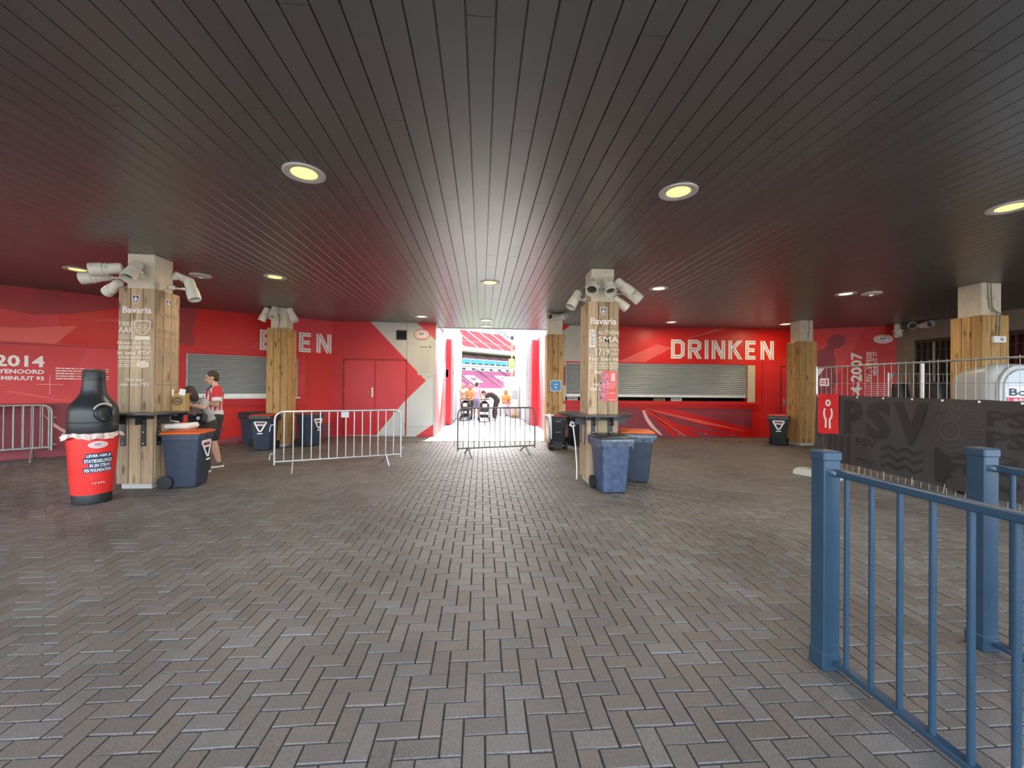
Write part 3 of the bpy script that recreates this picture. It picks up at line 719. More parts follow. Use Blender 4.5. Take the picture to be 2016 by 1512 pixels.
# --- tunnel through the stand
wt = [MB().bx(-1.75, -1.45, 13.32, 17.0, 0, HC), MB().bx(2.28, 2.6, 13.22, 16.8, 0, HC)]
WTL = tag(wt[0].build('wall_tunnel_left', M['tunw']), kind='structure'); WTR = tag(wt[1].build('wall_tunnel_right', M['tunw']), kind='structure')
TL = plane_mat((-1.45, 13.32, 0), (0, 1, 0), (1, 0, 0)); TRm = plane_mat((2.28, 16.8, 0), (0, -1, 0), (-1, 0, 0))
o = onwall(None, 'tunnel_print', M['tunp'], [[(0, 0), (1.6, 0), (.9, .9), (.5, 1.9), (.0, 2.4)], [(2.2, 0), (3.4, 0), (3.5, 1.6), (2.7, .9)], [(2.6, 2.3), (3.6, 2.6), (3.6, 3.4), (3.0, 3.1)]], .004); o.matrix_world = TL; o.parent = WTL
o = onwall(None, 'tunnel_print', M['red'], [[(.7, 0), (1.9, 0), (2.6, 1.0), (3.2, 2.2), (2.7, 1.9), (1.5, .7)]], .006); o.matrix_world = TL; o.parent = WTL
o = onwall(None, 'tunnel_print', M['red'], [[(0, 0), (1.4, 0), (.9, 1.3), (.5, 2.6), (.6, HC), (0, HC)]], .004); o.matrix_world = TRm; o.parent = WTR
o = onwall(None, 'tunnel_print', M['tunp'], [[(1.4, 0), (2.8, 0), (1.7, 1.2), (1.1, 2.6), (.9, 2.6), (1.0, 1.3)]], .006); o.matrix_world = TRm; o.parent = WTR
MB().bx(-1.62, -1.24, 17.0, 17.35, 0, 3.5, .01).build('gate_pier', M['redd'], WTL)
MB().bx(2.05, 2.4, 16.75, 17.1, 0, 3.5, .01).build('gate_pier', M['redd'], WTR)
MB().bx(-1.5, -1.36, 17.0, 17.06, 1.95, 2.25).build('wall_box', M['tunw'], WTL)
WVL = tag(MB().bx(-1.6, -1.2, 17.4, 25, 0, 4.6).build('wall_outer_left', M['tunw']), kind='structure')
WVR = tag(MB().bx(1.93, 2.3, 17.2, 24, 0, 4.6).build('wall_outer_right', M['tunw']), kind='structure')
for k, (x, y) in enumerate(((-1.19, 17.5), (1.91, 17.4))):
    t = thing('open_gate', ['folded-back metal gate leaf against the left tunnel wall', 'folded-back metal gate leaf against the right tunnel wall'][k], 'gate', (x, y, 0))
    g = 1 if k == 0 else -1
    for z in (.12, 2.1): MB().bx(-.02, .02, 0, 1.6, z, z+.05).build('gate_rail', M['zincd'], t)
    for q in (0, .8, 1.57): MB().bx(-.02, .02, q, q+.05, .05, 2.9 if q == 0 else 2.15).build('gate_post', M['zincd'], t)
    MB().bx(-.012, .012, .05, 1.57, .17, 2.1).build('gate_sheet', M['tunw'], t)
par = tag(MB().bx(-6, 12, 26.0, 26.2, 0, 1.34).build('wall_pitch_side', M['wwhite']), kind='structure')
gf = MB().bx(-70, 120, 26.2, 260, -.6, -.5).build('grass_field', M['grass']); gf.parent = floor

# ------------------------------------------------------------------ pillars
def pillar(label, key, wood, ztop, wx=.52, wy=.52):
    x, y = PILLARS[key]
    t = thing('pillar', label, 'pillar', (x, y, 0), group='timber clad concrete pillars')
    MB().bx(-.195, .195, -.195, .195, .08, HC, .012).build('concrete_core', M['conc'], t)
    MB().bx(-.215, .215, -.215, .215, 0, .085, .006).build('base_plinth', M['wallgrey'], t)
    n = 3; h = ztop-.085
    for side in range(4):
        wd = (wx if side % 2 == 0 else wy)-.0; d = (wy if side % 2 == 0 else wx)/2
        full = wd if side % 2 == 0 else wd-.06
        pw = full/n
        me = MB().bx(-pw/2+.0055, pw/2-.0055, -.015, .015, -h/2, h/2, .004).mesh('wood_plank', M[wood])
        for k in range(n):
            o = link('wood_plank', me, t); q = -full/2+pw*(k+.5); a = side*math.pi/2
            lx, ly = q, -(d-.015)
            o.location = (lx*math.cos(a)-ly*math.sin(a), lx*math.sin(a)+ly*math.cos(a), .085+h/2+rnd.uniform(-.004, .004)); o.rotation_euler = (0, 0, a)
    return t
PA = pillar('weathered timber pillar with white beer lettering, left front, behind the bottle shaped bin', 'A', 'wood', 3.02)
PC = pillar('weathered timber pillar with white lettering and a pink poster, centre right', 'C', 'wood', 3.0)
PF = pillar('amber timber pillar with cables down its front, far right behind the wire fence', 'F', 'wood2', 2.96)
PB = pillar('amber timber pillar hiding part of the white word on the left', 'B', 'wood2', 3.03)
PD = pillar('amber timber pillar with a small blue sign beside the tunnel mouth', 'D', 'wood2', 3.0, .46, .46)
PE = pillar('knotty amber timber pillar right of the drinks counter', 'E', 'wood2', 2.95)
def shield_poly(cx, cy, w, h):
    return [(cx-w/2, cy+h*.42), (cx-w*.25, cy+h*.5), (cx, cy+h*.46), (cx+w*.25, cy+h*.5), (cx+w/2, cy+h*.42), (cx+w*.47, cy), (cx+w*.3, cy-h*.3), (cx, cy-h/2), (cx-w*.3, cy-h*.3), (cx-w*.47, cy)]
def star_rays(m, cx, cy, r, w0, w1, t=.006):
    for k in range(8):
        a = R(45*k); m.ribbon([(cx+math.cos(a)*r*.25, cy+math.sin(a)*r*.25), (cx+math.cos(a)*r, cy+math.sin(a)*r)], t, w0, w1)
def emblem(parent, mat, cx, cy, w, h):
    o = MB().prism(shield_poly(cx, cy, w, h), .001, .004).build('shield_emblem', M['wwhite'], parent, mat=mat)
    MB().prism(shield_poly(cx, cy, w*.84, h*.86), .004, .0055).build('shield_field', M['navy'], o)
    s = MB(); star_rays(s, cx, cy, w*.34, .0055, .0065, w*.07); s.bx(cx-w*.05, cx+w*.05, cy-h*.34, cy+h*.34, .0055, .0066); s.build('shield_star', M['wwhite'], o)
FA = plane_mat((0, -.26, 0), (1, 0, 0), (0, -1, 0)); RA = plane_mat((.26, 0, 0), (0, 1, 0), (1, 0, 0))
def wordsM(parent, name, mat, items, mtx, w=.004, bold=.012, shear=0.):
    o = words(parent, name, mat, items, w, bold, shear); o.matrix_local = mtx; return o
emblem(PA, FA, -.01, 2.855, .10, .135)
wordsM(PA, 'printed_lettering', M['white'], [('Bavaria', -.195, .215, 2.645, 2.745)], FA, bold=.02)
wordsM(PA, 'printed_lettering', M['faint'], [('TIEKE', -.255, -.04, 2.455, 2.515), ('AAK', -.25, -.03, 2.345, 2.44), ('ERAALWATER', -.255, .2, 2.175, 2.225), ('EIGEN BRON', -.24, .2, 2.105, 2.16), ('in ons PSV', -.255, .2, 2.02, 2.085), ('Het bier', -.13, .12, 1.62, 1.675), ('van ons PSV', -.215, .205, 1.55, 1.605)], FA, bold=.008)
sh = MB(); sh.ribbon(shield_poly(.09, 2.43, .225, .215), .012, .001, .004, True); star_rays(sh, .09, 2.43, .07, .001, .004, .009); sh.bx(-.02, .2, 2.245, 2.30, .001, .004)
for z in (2.285, 2.31, 2.26): sh.bx(-.25, -.04, z, z+.006, .001, .004)
for r_ in fine_lines(-.25, .2, [1.985, 1.965, 1.925, 1.9, 1.865, 1.84], .008, 3): sh.bx(*r_, .001, .004)
sh.prism(ellipse(.1, 1.875, .085, .05, 20), .004, .005); sh.build('printed_outline', M['faint'], PA, mat=FA)
bars(PA, 'print_gap', M['wood'], [(.04, .16, 1.885+.022*k, 1.893+.022*k) for k in (-2, -1, 0, 1)], .0062).matrix_local = FA
emblem(PA, RA, 0, 2.84, .10, .13)
wordsM(PA, 'printed_lettering', M['faint2'], [('Bavaria', -.2, .2, 2.62, 2.71), ('7% EXTRA', -.2, .2, 2.36, 2.43), ('10.000', -.2, .2, 2.02, 2.11), ('Het bier', -.12, .14, 1.63, 1.67), ('van ons PSV', -.2, .2, 1.56, 1.605)], RA)
s = MB(); s.ribbon(ellipse(.0, 2.2, .07, .07, 18), .012, .001, .004, True)
for r_ in fine_lines(-.22, .22, [2.30, 2.27, 1.98, 1.95, 1.91, 1.88, 1.85], .008, 8): s.bx(*r_, .001, .004)
s.build('printed_outline', M['faint2'], PA, mat=RA)
emblem(PC, FA, -.005, 2.84, .10, .135)
wordsM(PC, 'printed_lettering', M['white'], [('Bavaria', -.215, .215, 2.625, 2.735)], FA, bold=.02)
wordsM(PC, 'printed_lettering', M['faint'], [('AUTHEN', -.10, .255, 2.46, 2.525), ('SMA', -.09, .255, 2.335, 2.43), ('1719', -.13, .10, 2.12, 2.235), ('MIN', .13, .255, 2.19, 2.235), ('UIT', .135, .255, 2.125, 2.165), ('Het bier va', -.235, .255, 2.03, 2.1), ('Bavaria', -.14, .2, 1.82, 1.88), ('Het', -.17, -.06, 1.62, 1.675), ('van o', -.22, -.02, 1.54, 1.595)], FA, bold=.01)
s = MB()
for r_ in fine_lines(-.09, .25, [2.305, 2.285, 2.265], .007, 2)+fine_lines(-.235, .25, [1.995, 1.975, 1.945, 1.925, 1.90], .008, 6): s.bx(*r_, .001, .004)
s.build('printed_outline', M['faint'], PC, mat=FA)
tg = MB().bx(-.235, -.14, 2.255, 2.535, .001, .004).build('printed_label', M['white'], PC, mat=FA)
v, f = text_vf('ZUIVER', -.52, -.27, -.22, -.155, .0055, .01)
MB().add(([(q[1], -q[0]+2.0, q[2]) for q in v], f)).build('label_lettering', M['farwall'], tg)
bars(PC, 'faded_patch', M['faint2'], [(-.245, -.15, 2.1, 2.25)], .0015).matrix_local = FA
poster = thing('poster', 'torn pink and red poster with a crowd picture on the lettered pillar', 'poster', mat=Matrix.Translation((1.98, 6.9, 0)) @ FA @ Matrix.Translation((0, 0, .003)))
MB().prism([(-.06, 1.38), (.225, 1.36), (.235, 1.85), (.06, 1.87), (-.03, 1.84)], .001, .003).build('poster_sheet', M['lightred'], poster)
g = random.Random(5); s1, s2 = MB(), MB()
for k in range(260):
    a, b = -.05+.13*g.random()**1.4, 1.39+.44*g.random(); r_ = .0035+.005*g.random()
    (s1 if k % 2 else s2).bx(a-r_, a+r_, b-r_, b+r_, .003, .004)
tag(s1.build('crowd_print', M['violet'], poster), kind='stuff'); tag(s2.build('crowd_print', M['pink'], poster), kind='stuff')
bars(poster, 'poster_print', M['pinkprint'], fine_lines(.07, .21, [1.66, 1.635, 1.61, 1.585], .012, 2)+[(.13, .2, 1.70, 1.83), (.1, .21, 1.39, 1.40), (.09, .2, 1.50, 1.51)], .0042)
sb = thing('blue_sign', 'small blue sign with white marks screwed to the amber pillar at the tunnel', 'sign', mat=Matrix.Translation((1.97, 11.2-.232, 0)) @ plane_mat((0, 0, 0), (1, 0, 0), (0, -1, 0)))
MB().prism(rrect(-.14, .16, 1.48, 1.77, .03), 0, .008).build('sign_border', M['wwhite'], sb)
MB().prism(rrect(-.125, .145, 1.495, 1.755, .025), .008, .010).build('sign_face', M['signblue'], sb)
bars(sb, 'sign_print', M['wwhite'], [(-.04, .07, 1.66, 1.675), (-.01, .03, 1.56, 1.60), (-.06, -.03, 1.62, 1.63)], .0115)
MB().tube([(-.17, 1.63, .01), (-.13, 1.63, .012)], .02, 8).build('sign_tab', M['signblue'], sb)
# cables and box on the far right pillar
jb = thing('junction_box', 'white junction box with two cables on the far right pillar', 'junction box', mat=Matrix.Translation((9.19, 7.02, 0)) @ FA)
MB().bx(-.11, .13, 2.46, 2.58, 0, .06, .012).build('box_body', M['wwhite'], jb)
MB().lathe([(.028, .06), (.028, .068)], 16, mat=Matrix.Translation((.03, 2.52, 0))).build('socket_cover', M['zincd'], jb)
for dx, bend in ((0, .10), (.06, .10)):
    MB().tube([(-.09+dx, HC, -.06), (-.08+dx, 3.3, -.055), (-.07+dx, 3.12, -.05), (-.03+dx, 3.05, -.04), (.02+dx, 2.99, .006), (.0+dx, 2.8, .012), (-.02+dx, 2.57, .02)], .010, 8).build('cable', M['pipe'], jb)
MB().bx(-.12, .03, 3.27, 3.285, -.065, -.04).build('cable_clip', M['zincd'], jb); MB().bx(-.04, .1, 2.78, 2.795, .0, .025).build('cable_clip', M['zincd'], jb)
bc = MB().tube([(.03, 3.0, -.06), (.035, 3.15, -.061), (.07, 3.3, -.062), (.06, 3.45, -.062), (.065, HC, -.062)], .006, 6)
o = bc.build('crack_line', M['slot'], PE, mat=FA)

# ------------------------------------------------------------------ standing tables round the two lettered pillars
def standing_table(label, key, r, ox=0., oy=0.):
    x, y = PILLARS[key]
    t = thing('standing_table', label, 'table', (x+ox, y+oy, 0), group='round standing tables fixed around pillars')
    h = .265; m = MB(); n = 48
    outer = [(r*math.cos(2*math.pi*k/n+math.pi/4), r*math.sin(2*math.pi*k/n+math.pi/4)) for k in range(n)]
    inner = []
    for k in range(n):
        a = 2*math.pi*k/n+math.pi/4; c, s_ = math.cos(a), math.sin(a); q = h/max(abs(c), abs(s_)); inner.append((q*c-ox, q*s_-oy))
    v = [(px, py, z) for z in (1.135, 1.16) for px, py in outer]+[(px, py, z) for z in (1.135, 1.16) for px, py in inner]
    f = []
    for k in range(n):
        j = (k+1) % n
        f += [(k, j, n+j, n+k), (n+k, n+j, 3*n+j, 3*n+k), (2*n+j, 2*n+k, 3*n+k, 3*n+j), (j, k, 2*n+k, 2*n+j)]
    m.add((v, f)); m.build('table_top', M['table'], t)
    for side in range(4):
        a = side*math.pi/2
        for dx in (-.16, .13):
            mt = Matrix.Translation((-ox, -oy, 0)) @ Matrix.Rotation(a, 4, 'Z')
            b = MB().bx(dx-.035, dx+.035, -.272, -.262, .65, 1.135).bx(dx-.03, dx+.03, -r*.8, -.262, 1.095, 1.135).bx(dx-.006, dx+.006, -.42, -.27, .98, 1.1)
            b = b.build('bracket', M['steel'], t, mat=mt)
            for z in (.69, .86, 1.02):
                MB().lathe([(.011, 0), (.011, .006), (.004, .009)], 8, mat=Matrix.Translation((dx, -.272, z)) @ Matrix.Rotation(R(90), 4, 'X')).build('bolt', M['bolt'], b)
    MB().bx(-.27-ox, .27-ox, -.30-oy, -.262-oy, 1.06, 1.10).bx(-.27-ox, .27-ox, .262-oy, .30-oy, 1.06, 1.10).build('cross_rail', M['steel'], t)
    return t
standing_table('dark round standing table on black brackets around the left lettered pillar', 'A', .64)
standing_table('dark round standing table on black brackets around the postered pillar', 'C', .64, -.06)

# ------------------------------------------------------------------ spotlights and ceiling lights
def make_spot(label, p_base, p_head, aim, s=1., group='white adjustable spotlights on the pillars'):
    """cylindrical spotlight: a wall plate at p_base, an arm to p_head, the drum pointing along aim"""
    t = thing('spotlight', label, 'spotlight', p_head, group=group)
    a = Vector(aim).normalized(); mt = a.to_track_quat('Z', 'Y').to_matrix().to_4x4()
    MB().lathe([(.03*s, -.17*s), (.062*s, -.16*s), (.068*s, -.13*s), (.068*s, -.02*s), (.075*s, -.02*s), (.075*s, .0), (.07*s, .005*s), (.07*s, .02*s), (.08*s, .025*s), (.082*s, .15*s), (.076*s, .15*s), (.074*s, .03*s), (.01*s, .02*s)], 24, cap=False).lathe([(.0001, -.17*s), (.03*s, -.17*s)], 24, cap=False).build('drum', M['lamp'], t, True, mt)
    MB().lathe([(.0001, .05*s), (.073*s, .05*s)], 20, cap=False).build('lamp_glass', M['lens'], t, False, mt)
    d = Vector(p_base)-Vector(p_head); side = a.cross(Vector((0, 0, 1)))
    side = side.normalized() if side.length > .1 else Vector((1, 0, 0))
    if d.length > .02:
        k = d*.45
        MB().tube([side*.09*s, side*.1*s+k*.3, k, d], .014*s, 8).tube([-side*.09*s, -side*.1*s+k*.3, k], .014*s, 8).build('bracket', M['lamp'], t)
        MB().cap(d-d.normalized()*.03, .04*s, d+d.normalized()*.0, .045*s, n=10).build('wall_knuckle', M['lamp'], t, True)
    return t
ax, ay = PILLARS['A']; cx, cy = PILLARS['C']
make_spot('outermost white spotlight on the left side of the left lettered pillar', (ax-.2, 6.75, 3.2), (-5.86, 6.72, 3.2), (-1, -.25, -.22), 1.15)
make_spot('second white spotlight left of the left lettered pillar, next to the column', (ax-.2, 6.7, 3.25), (-5.46, 6.42, 3.25), (-.9, -.4, -.2), 1.15)
make_spot('small low white spotlight under the left pair on the left lettered pillar', (ax-.2, 6.85, 3.1), (-5.56, 6.66, 3.03), (-.8, .3, -.45), .95)
make_spot('white spotlight on the front of the left lettered pillar, pointing down', (ax+.05, 6.67, 3.22), (-5.12, 6.45, 3.23), (.05, -.6, -.75), 1.1)
make_spot('white spotlight on a long arm at the right of the left lettered pillar', (ax+.2, 7.0, 3.13), (-4.62, 6.95, 3.08), (.35, -.1, -.9), 1.1)
make_spot('small spotlight high on the right side of the left lettered pillar', (ax+.2, 7.08, 3.3), (-4.9, 7.16, 3.32), (.5, .8, -.3), .8)
make_spot('left one of two white spotlights on the front of the postered pillar', (cx-.1, 6.7, 3.2), (1.74, 6.47, 3.2), (-.25, -.75, -.6), 1.1)
make_spot('right one of two white spotlights on the front of the postered pillar', (cx+.08, 6.7, 3.2), (2.02, 6.47, 3.21), (-.05, -.65, -.75), 1.1)
make_spot('nearer of the big white spotlights right of the postered pillar', (cx+.2, 6.8, 3.22), (2.32, 6.6, 3.22), (.55, -.35, -.6), 1.15)
make_spot('outer big white spotlight right of the postered pillar', (cx+.2, 6.95, 3.2), (2.52, 6.8, 3.18), (.6, -.2, -.65), 1.15)
make_spot('dark lower spotlight right of the postered pillar', (cx+.2, 6.9, 3.1), (2.32, 6.82, 3.02), (.7, .1, -.5), .95)
make_spot('white spotlight hanging at the left side of the postered pillar', (cx-.2, 7.0, 3.1), (1.55, 6.9, 3.07), (-.45, -.25, -.8), 1.05)
bx_, by_ = PILLARS['B']; dx_, dy_ = PILLARS['D']
make_spot('left white spotlight on the amber pillar at the white word', (bx_-.2, 11.1, 3.45), (-5.52, 10.95, 3.36), (-.35, -.1, -.9), 1.15)
make_spot('front white spotlight on the amber pillar at the white word', (bx_-.02, 11.0, 3.45), (-5.25, 10.85, 3.40), (.05, -.5, -.8), 1.15)
make_spot('right white spotlight on the amber pillar at the white word', (bx_+.2, 11.1, 3.42), (-4.84, 10.95, 3.36), (.45, -.1, -.85), 1.15)
make_spot('left white spotlight on top of the blue sign pillar', (dx_-.1, 11.0, 3.45), (1.86, 10.9, 3.45), (-.6, -.8, .0), 1.0)
make_spot('right white spotlight on top of the blue sign pillar', (dx_+.1, 11.0, 3.45), (2.1, 10.9, 3.46), (.7, -.7, .05), 1.0)
MB().tube([(-.24, -.2, 3.5), (-.1, -.26, HC-.01), (.1, -.26, HC-.01), (.34, -.2, 3.52)], .008, 6).build('cable', M['zincd'], PB)
MB().tube([(-.02, -.2, 3.42), (.03, -.205, 3.3), (.03, -.27, 3.0), (.03, -.275, 2.9)], .007, 6).build('cable', M['slot'], PB)
make_spot('left white spotlight under the ceiling at the corner of the red and grey walls', (12.6, 11.6, 3.5), (12.35, 11.45, 3.36), (-.1, -.2, -.95), 1.2, 'white spotlights at the far right corner')
make_spot('middle white spotlight under the ceiling on the grey wall', (12.68, 11.2, 3.45), (12.45, 11.1, 3.45), (-.8, -.6, .05), 1.2, 'white spotlights at the far right corner')
make_spot('right white spotlight under the ceiling on the grey wall', (12.7, 10.8, 3.45), (12.45, 10.75, 3.44), (-.3, -.95, .0), 1.2, 'white spotlights at the far right corner')
def downlight(label, x, y, r=.185, mat='dlglow', glow=1.):
    t = thing('downlight', label, 'ceiling light', (x, y, HC), group='round recessed ceiling lights')
    MB().lathe([(r*.62, .004), (r*.66, -.006), (r*.9, -.018), (r, -.012), (r, .004)], 32, cap=False).build('trim_ring', M['dlring'], t, True)
    MB().lathe([(.0001, -.012), (r*.4, -.012), (r*.62, -.004)], 24, cap=False).build('lamp_glass', M[mat], t, True)
    l = bpy.data.lights.new('downlight_lamp', 'AREA'); l.shape = 'DISK'; l.size = r; l.energy = 9*glow; l.color = (1, .82, .55)
    lo = bpy.data.objects.new('lamp_light', l); COL.objects.link(lo); lo.parent = t; lo.location = (0, 0, -.03)
    return t
DL = [(-1.66, 3.96, 'large yellow ceiling light at the upper left, nearest the camera'), (1.94, 3.99, 'large yellow ceiling light at the upper right of the middle'), (5.6, 4.0, 'yellow ceiling light cut by the right edge of the picture'),
      (-3.79, 7.86, 'yellow ceiling light above and left of the amber word pillar'), (3.47, 7.93, 'ceiling light right of the spotlights of the postered pillar'), (7.42, 7.95, 'ceiling light at the right, left of the white disc fitting'),
      (.14, 7.84, 'ceiling light in the middle of the boards before the tunnel'), (-1.72, 11.9, 'small ceiling light above the white panel left of the tunnel'), (5.62, 11.94, 'small ceiling light above the white word at the drinks counter'),
      (9.13, 11.86, 'small ceiling light beside the top of the knotty amber pillar'), (.12, 12.3, 'ceiling light just inside the tunnel, nearer one'), (.13, 13.5, 'ceiling light at the far end of the tunnel boards'), (-7.03, 7.73, 'ceiling light half hidden by the left spotlights')]
for x, y, lab in DL: downlight(lab, x, y, mat='dlglow' if y < 7.9 else 'dlwarm')
for x, y, lab in ((-5.1, 7.89, 'unlit white disc on the ceiling right of the left lettered pillar'), (7.87, 7.83, 'unlit white disc fitting on the ceiling at the right')):
    t = thing('ceiling_disc', lab, 'ceiling fitting', (x, y, HC), group='unlit white ceiling discs')
    MB().lathe([(.17, 0), (.17, -.02), (.15, -.032), (.05, -.04), (.0001, -.04)], 28, cap=False).build('disc_cover', M['dlring'], t, True)
    MB().lathe([(.04, -.038), (.03, -.06), (.0001, -.062)], 16, cap=False).build('disc_sensor', M['wwhite'], t, True)

# ------------------------------------------------------------------ wheelie bins
def wheelie_bin(label, loc, rz, body='bin', lid='orange', logo=True, bag=None, s=1., rear=False):
    """front faces local -y, wheels and handle at +y"""
    t = thing('wheelie_bin', label, 'bin', loc, rz, 'wheelie bins on the paving')
    def ring(w, d, z, r, y0=0.): return [(p[0], p[1]+y0, z) for p in rrect(-w/2, w/2, -d/2, d/2, r, 3)]
    R_ = [ring(.36*s, .37*s, .02, .03), ring(.37*s, .39*s, .06, .03), ring(.455*s, .50*s, .74, .035), ring(.465*s, .51*s, .745, .035), ring(.465*s, .51*s, .79, .035), ring(.49*s, .545*s, .795, .035), ring(.49*s, .545*s, .825, .035)]
    n = len(R_[0]); v = [p for q in R_ for p in q]; f = []
    for i in range(len(R_)-1):
        for k in range(n): f.append((i*n+k, i*n+(k+1) % n, (i+1)*n+(k+1) % n, (i+1)*n+k))
    f.append(tuple(range(n))[::-1]); f.append(tuple((len(R_)-1)*n+k for k in range(n)))
    b = MB().add((v, f)); b.bx(-.03, .03, -.29*s, -.25*s, .76, .79, .006)
    b.bx(-.12*s, .12*s, .16*s, .215*s, .02, .2)
    bo = b.build('body', M[body], t, True)
    if rear:
        for z in (.72, .45): MB().tube([(-.07, .245*s if z > .6 else .232*s, z), (.0, .262*s if z > .6 else .245*s, z), (.07, .245*s if z > .6 else .232*s, z)], .010).build('rear_grip', M['zinc'], t)
    L_ = [ring(.49*s, .55*s, .828, .035), ring(.50*s, .565*s, .835, .04), ring(.50*s, .565*s, .852, .04), ring(.44*s, .50*s, .868, .05), ring(.2*s, .25*s, .88, .05)]
    v = [p for q in L_ for p in q]; f = []
    for i in range(len(L_)-1):
        for k in range(n): f.append((i*n+k, i*n+(k+1) % n, (i+1)*n+(k+1) % n, (i+1)*n+k))
    f.append(tuple(range(n))[::-1]); f.append(tuple((len(L_)-1)*n+k for k in range(n)))
    MB().add((v, f)).build('lid', M[lid], t, True)
    MB().tube([(-.2*s, .265*s, .80), (-.2*s, .31*s, .83), (.2*s, .31*s, .83), (.2*s, .265*s, .80)], .014).tube([(-.21*s, .285*s, .835), (.21*s, .285*s, .835)], .012).build('handle', M[body], t, True)
    for sx in (-1, 1):
        MB().lathe([(.03, -.022), (.085, -.025), (.1, -.018), (.1, .018), (.085, .025), (.03, .022)], 20, mat=Matrix.Translation((sx*.215*s, .2*s, .1)) @ Matrix.Rotation(R(90), 4, 'Y')).build('wheel', M['rubber'], t, True)
    MB().tube([(-.2*s, .2*s, .1), (.2*s, .2*s, .1)], .012).build('axle', M['zincd'], t)
    if logo:
        mt = plane_mat((0, -.2462*s-.008, .60), (1, 0, 0), (0, -1, .088))
        tri = [(-.13, .075), (-.115, .1), (-.08, .11), (.08, .11), (.115, .1), (.13, .075), (.035, -.11), (.015, -.13), (-.015, -.13), (-.035, -.11)]
        o = MB().ribbon(tri, .034, .001, .004, True).build('emblem', M['wwhite'], t, mat=mt)
        MB().bx(-.09, .09, .0, .03, .001, .004).bx(-.1, .1, .075, .09, .001, .004).build('emblem_bar', M['wwhite'], o)
        MB().bx(-.1, .1, .035, .07, .001, .004).build('emblem_stripe', M['maroon'], o)
        MB().bx(-.06, .06, .155, .18, .001, .003).bx(-.06, .06, -.2, -.175, .001, .003).build('emblem_caption', M['wwhite'], o)
    if bag:
        v = []; f = []; n = 64; g = random.Random(int(loc[0]*100)); ph = [g.uniform(0, 6) for _ in range(6)]
        rows = [(.825, .012), (.80, .022), (.765, .02), (.73, .014), (.70, .01)]
        for i, (z, e) in enumerate(rows):
            for k in range(n):
                q = rrect(-.245*s-e, .245*s+e, -.272*s-e, .272*s+e, .04, 15)[k*64//n]; a = 2*math.pi*k/n
                wv = .007*math.sin(5*a+ph[0])+.006*math.sin(11*a+ph[1]+i)+.004*math.sin(23*a+ph[2])
                dz = (.018*math.sin(3*a+ph[3])+.014*math.sin(7*a+ph[4])) if i >= 3 else .004*math.sin(9*a+ph[5])
                r_ = math.hypot(q[0], q[1]); v.append((q[0]*(1+wv/r_), q[1]*(1+wv/r_), z+dz))
        for i in range(len(rows)-1):
            for k in range(n): f.append((i*n+(k+1) % n, i*n+k, (i+1)*n+k, (i+1)*n+(k+1) % n))
        MB().add((v, f)).build('bin_bag', M[bag], t, True)
    return t
wheelie_bin('navy wheelie bin with flat orange lid and white emblem right of the left lettered pillar', (-4.56, 6.83, 0), R(98), lid='orange', s=1.0)
wheelie_bin('navy wheelie bin left of the amber word pillar, showing no emblem', (-5.92, 11.3, 0), R(-115), 'bin', 'bink', False, 'bagk')
wheelie_bin('navy wheelie bin with white emblem facing forward, red lid, before the amber word pillar', (-5.28, 10.56, 0), R(4), 'bin', 'redlid', True, 'bagk')
wheelie_bin('navy wheelie bin with bright red lid, right of the amber word pillar, behind the barrier', (-4.47, 11.22, 0), R(70), 'bin', 'redlid', True)
wheelie_bin('black wheelie bin seen from behind, red lid, before the blue sign pillar', (1.93, 10.62, 0), R(184), 'bink', 'redlid', False, None, rear=True)
wheelie_bin('black wheelie bin half hidden behind the postered pillar, beside the red-lidded one', (2.62, 11.3, 0), R(120), 'bink', 'bink', False, 'bagk')
wheelie_bin('scuffed blue wheelie bin with a dark lid and bag, standing frontmost before the postered pillar', (2.0, 6.3, 0), R(5), 'binb', 'bagk', False, 'bag')
wheelie_bin('tall navy wheelie bin with an orange lid, right behind the scuffed blue one', (2.66, 7.0, 0), R(78), 'bin', 'orange', False, 'bag', 1.04)
wheelie_bin('black wheelie bin with a red lid and emblem, beside the knotty amber pillar', (8.46, 11.22, 0), R(-38), 'bink', 'redlid', True, 'bagk')
t = thing('plastic_bag', 'white plastic bag draped on the handle of the black bin by the tunnel', 'bag', (1.72, 10.34, 0))
MB().tube([(0, .05, .90), (-.01, .0, .86), (.0, -.03, .8), (.03, -.02, .6), (.04, 0, .42), (.045, .02, .28)], [.03, .055, .045, .022, .02, .012], 10).tube([(.0, .02, .87), (.1, .02, .88)], [.04, .02], 8).build('bag_cloth', M['wwhite'], t, True)
t = thing('cable_tie', 'white crumpled strap hanging from the pole end left of the postered pillar', 'strap', (1.59, 7.0, 0))
MB().tube([(0, 0, .98), (-.05, 0, 1.0), (-.07, .0, .95), (-.03, -.03, .92), (.0, -.02, .95)], .02, 8).tube([(-.02, 0, .93), (.02, -.02, .6), (.05, 0, .25), (.05, 0, .02)], .012, 8).build('strap_band', M['wwhite'], t, True)

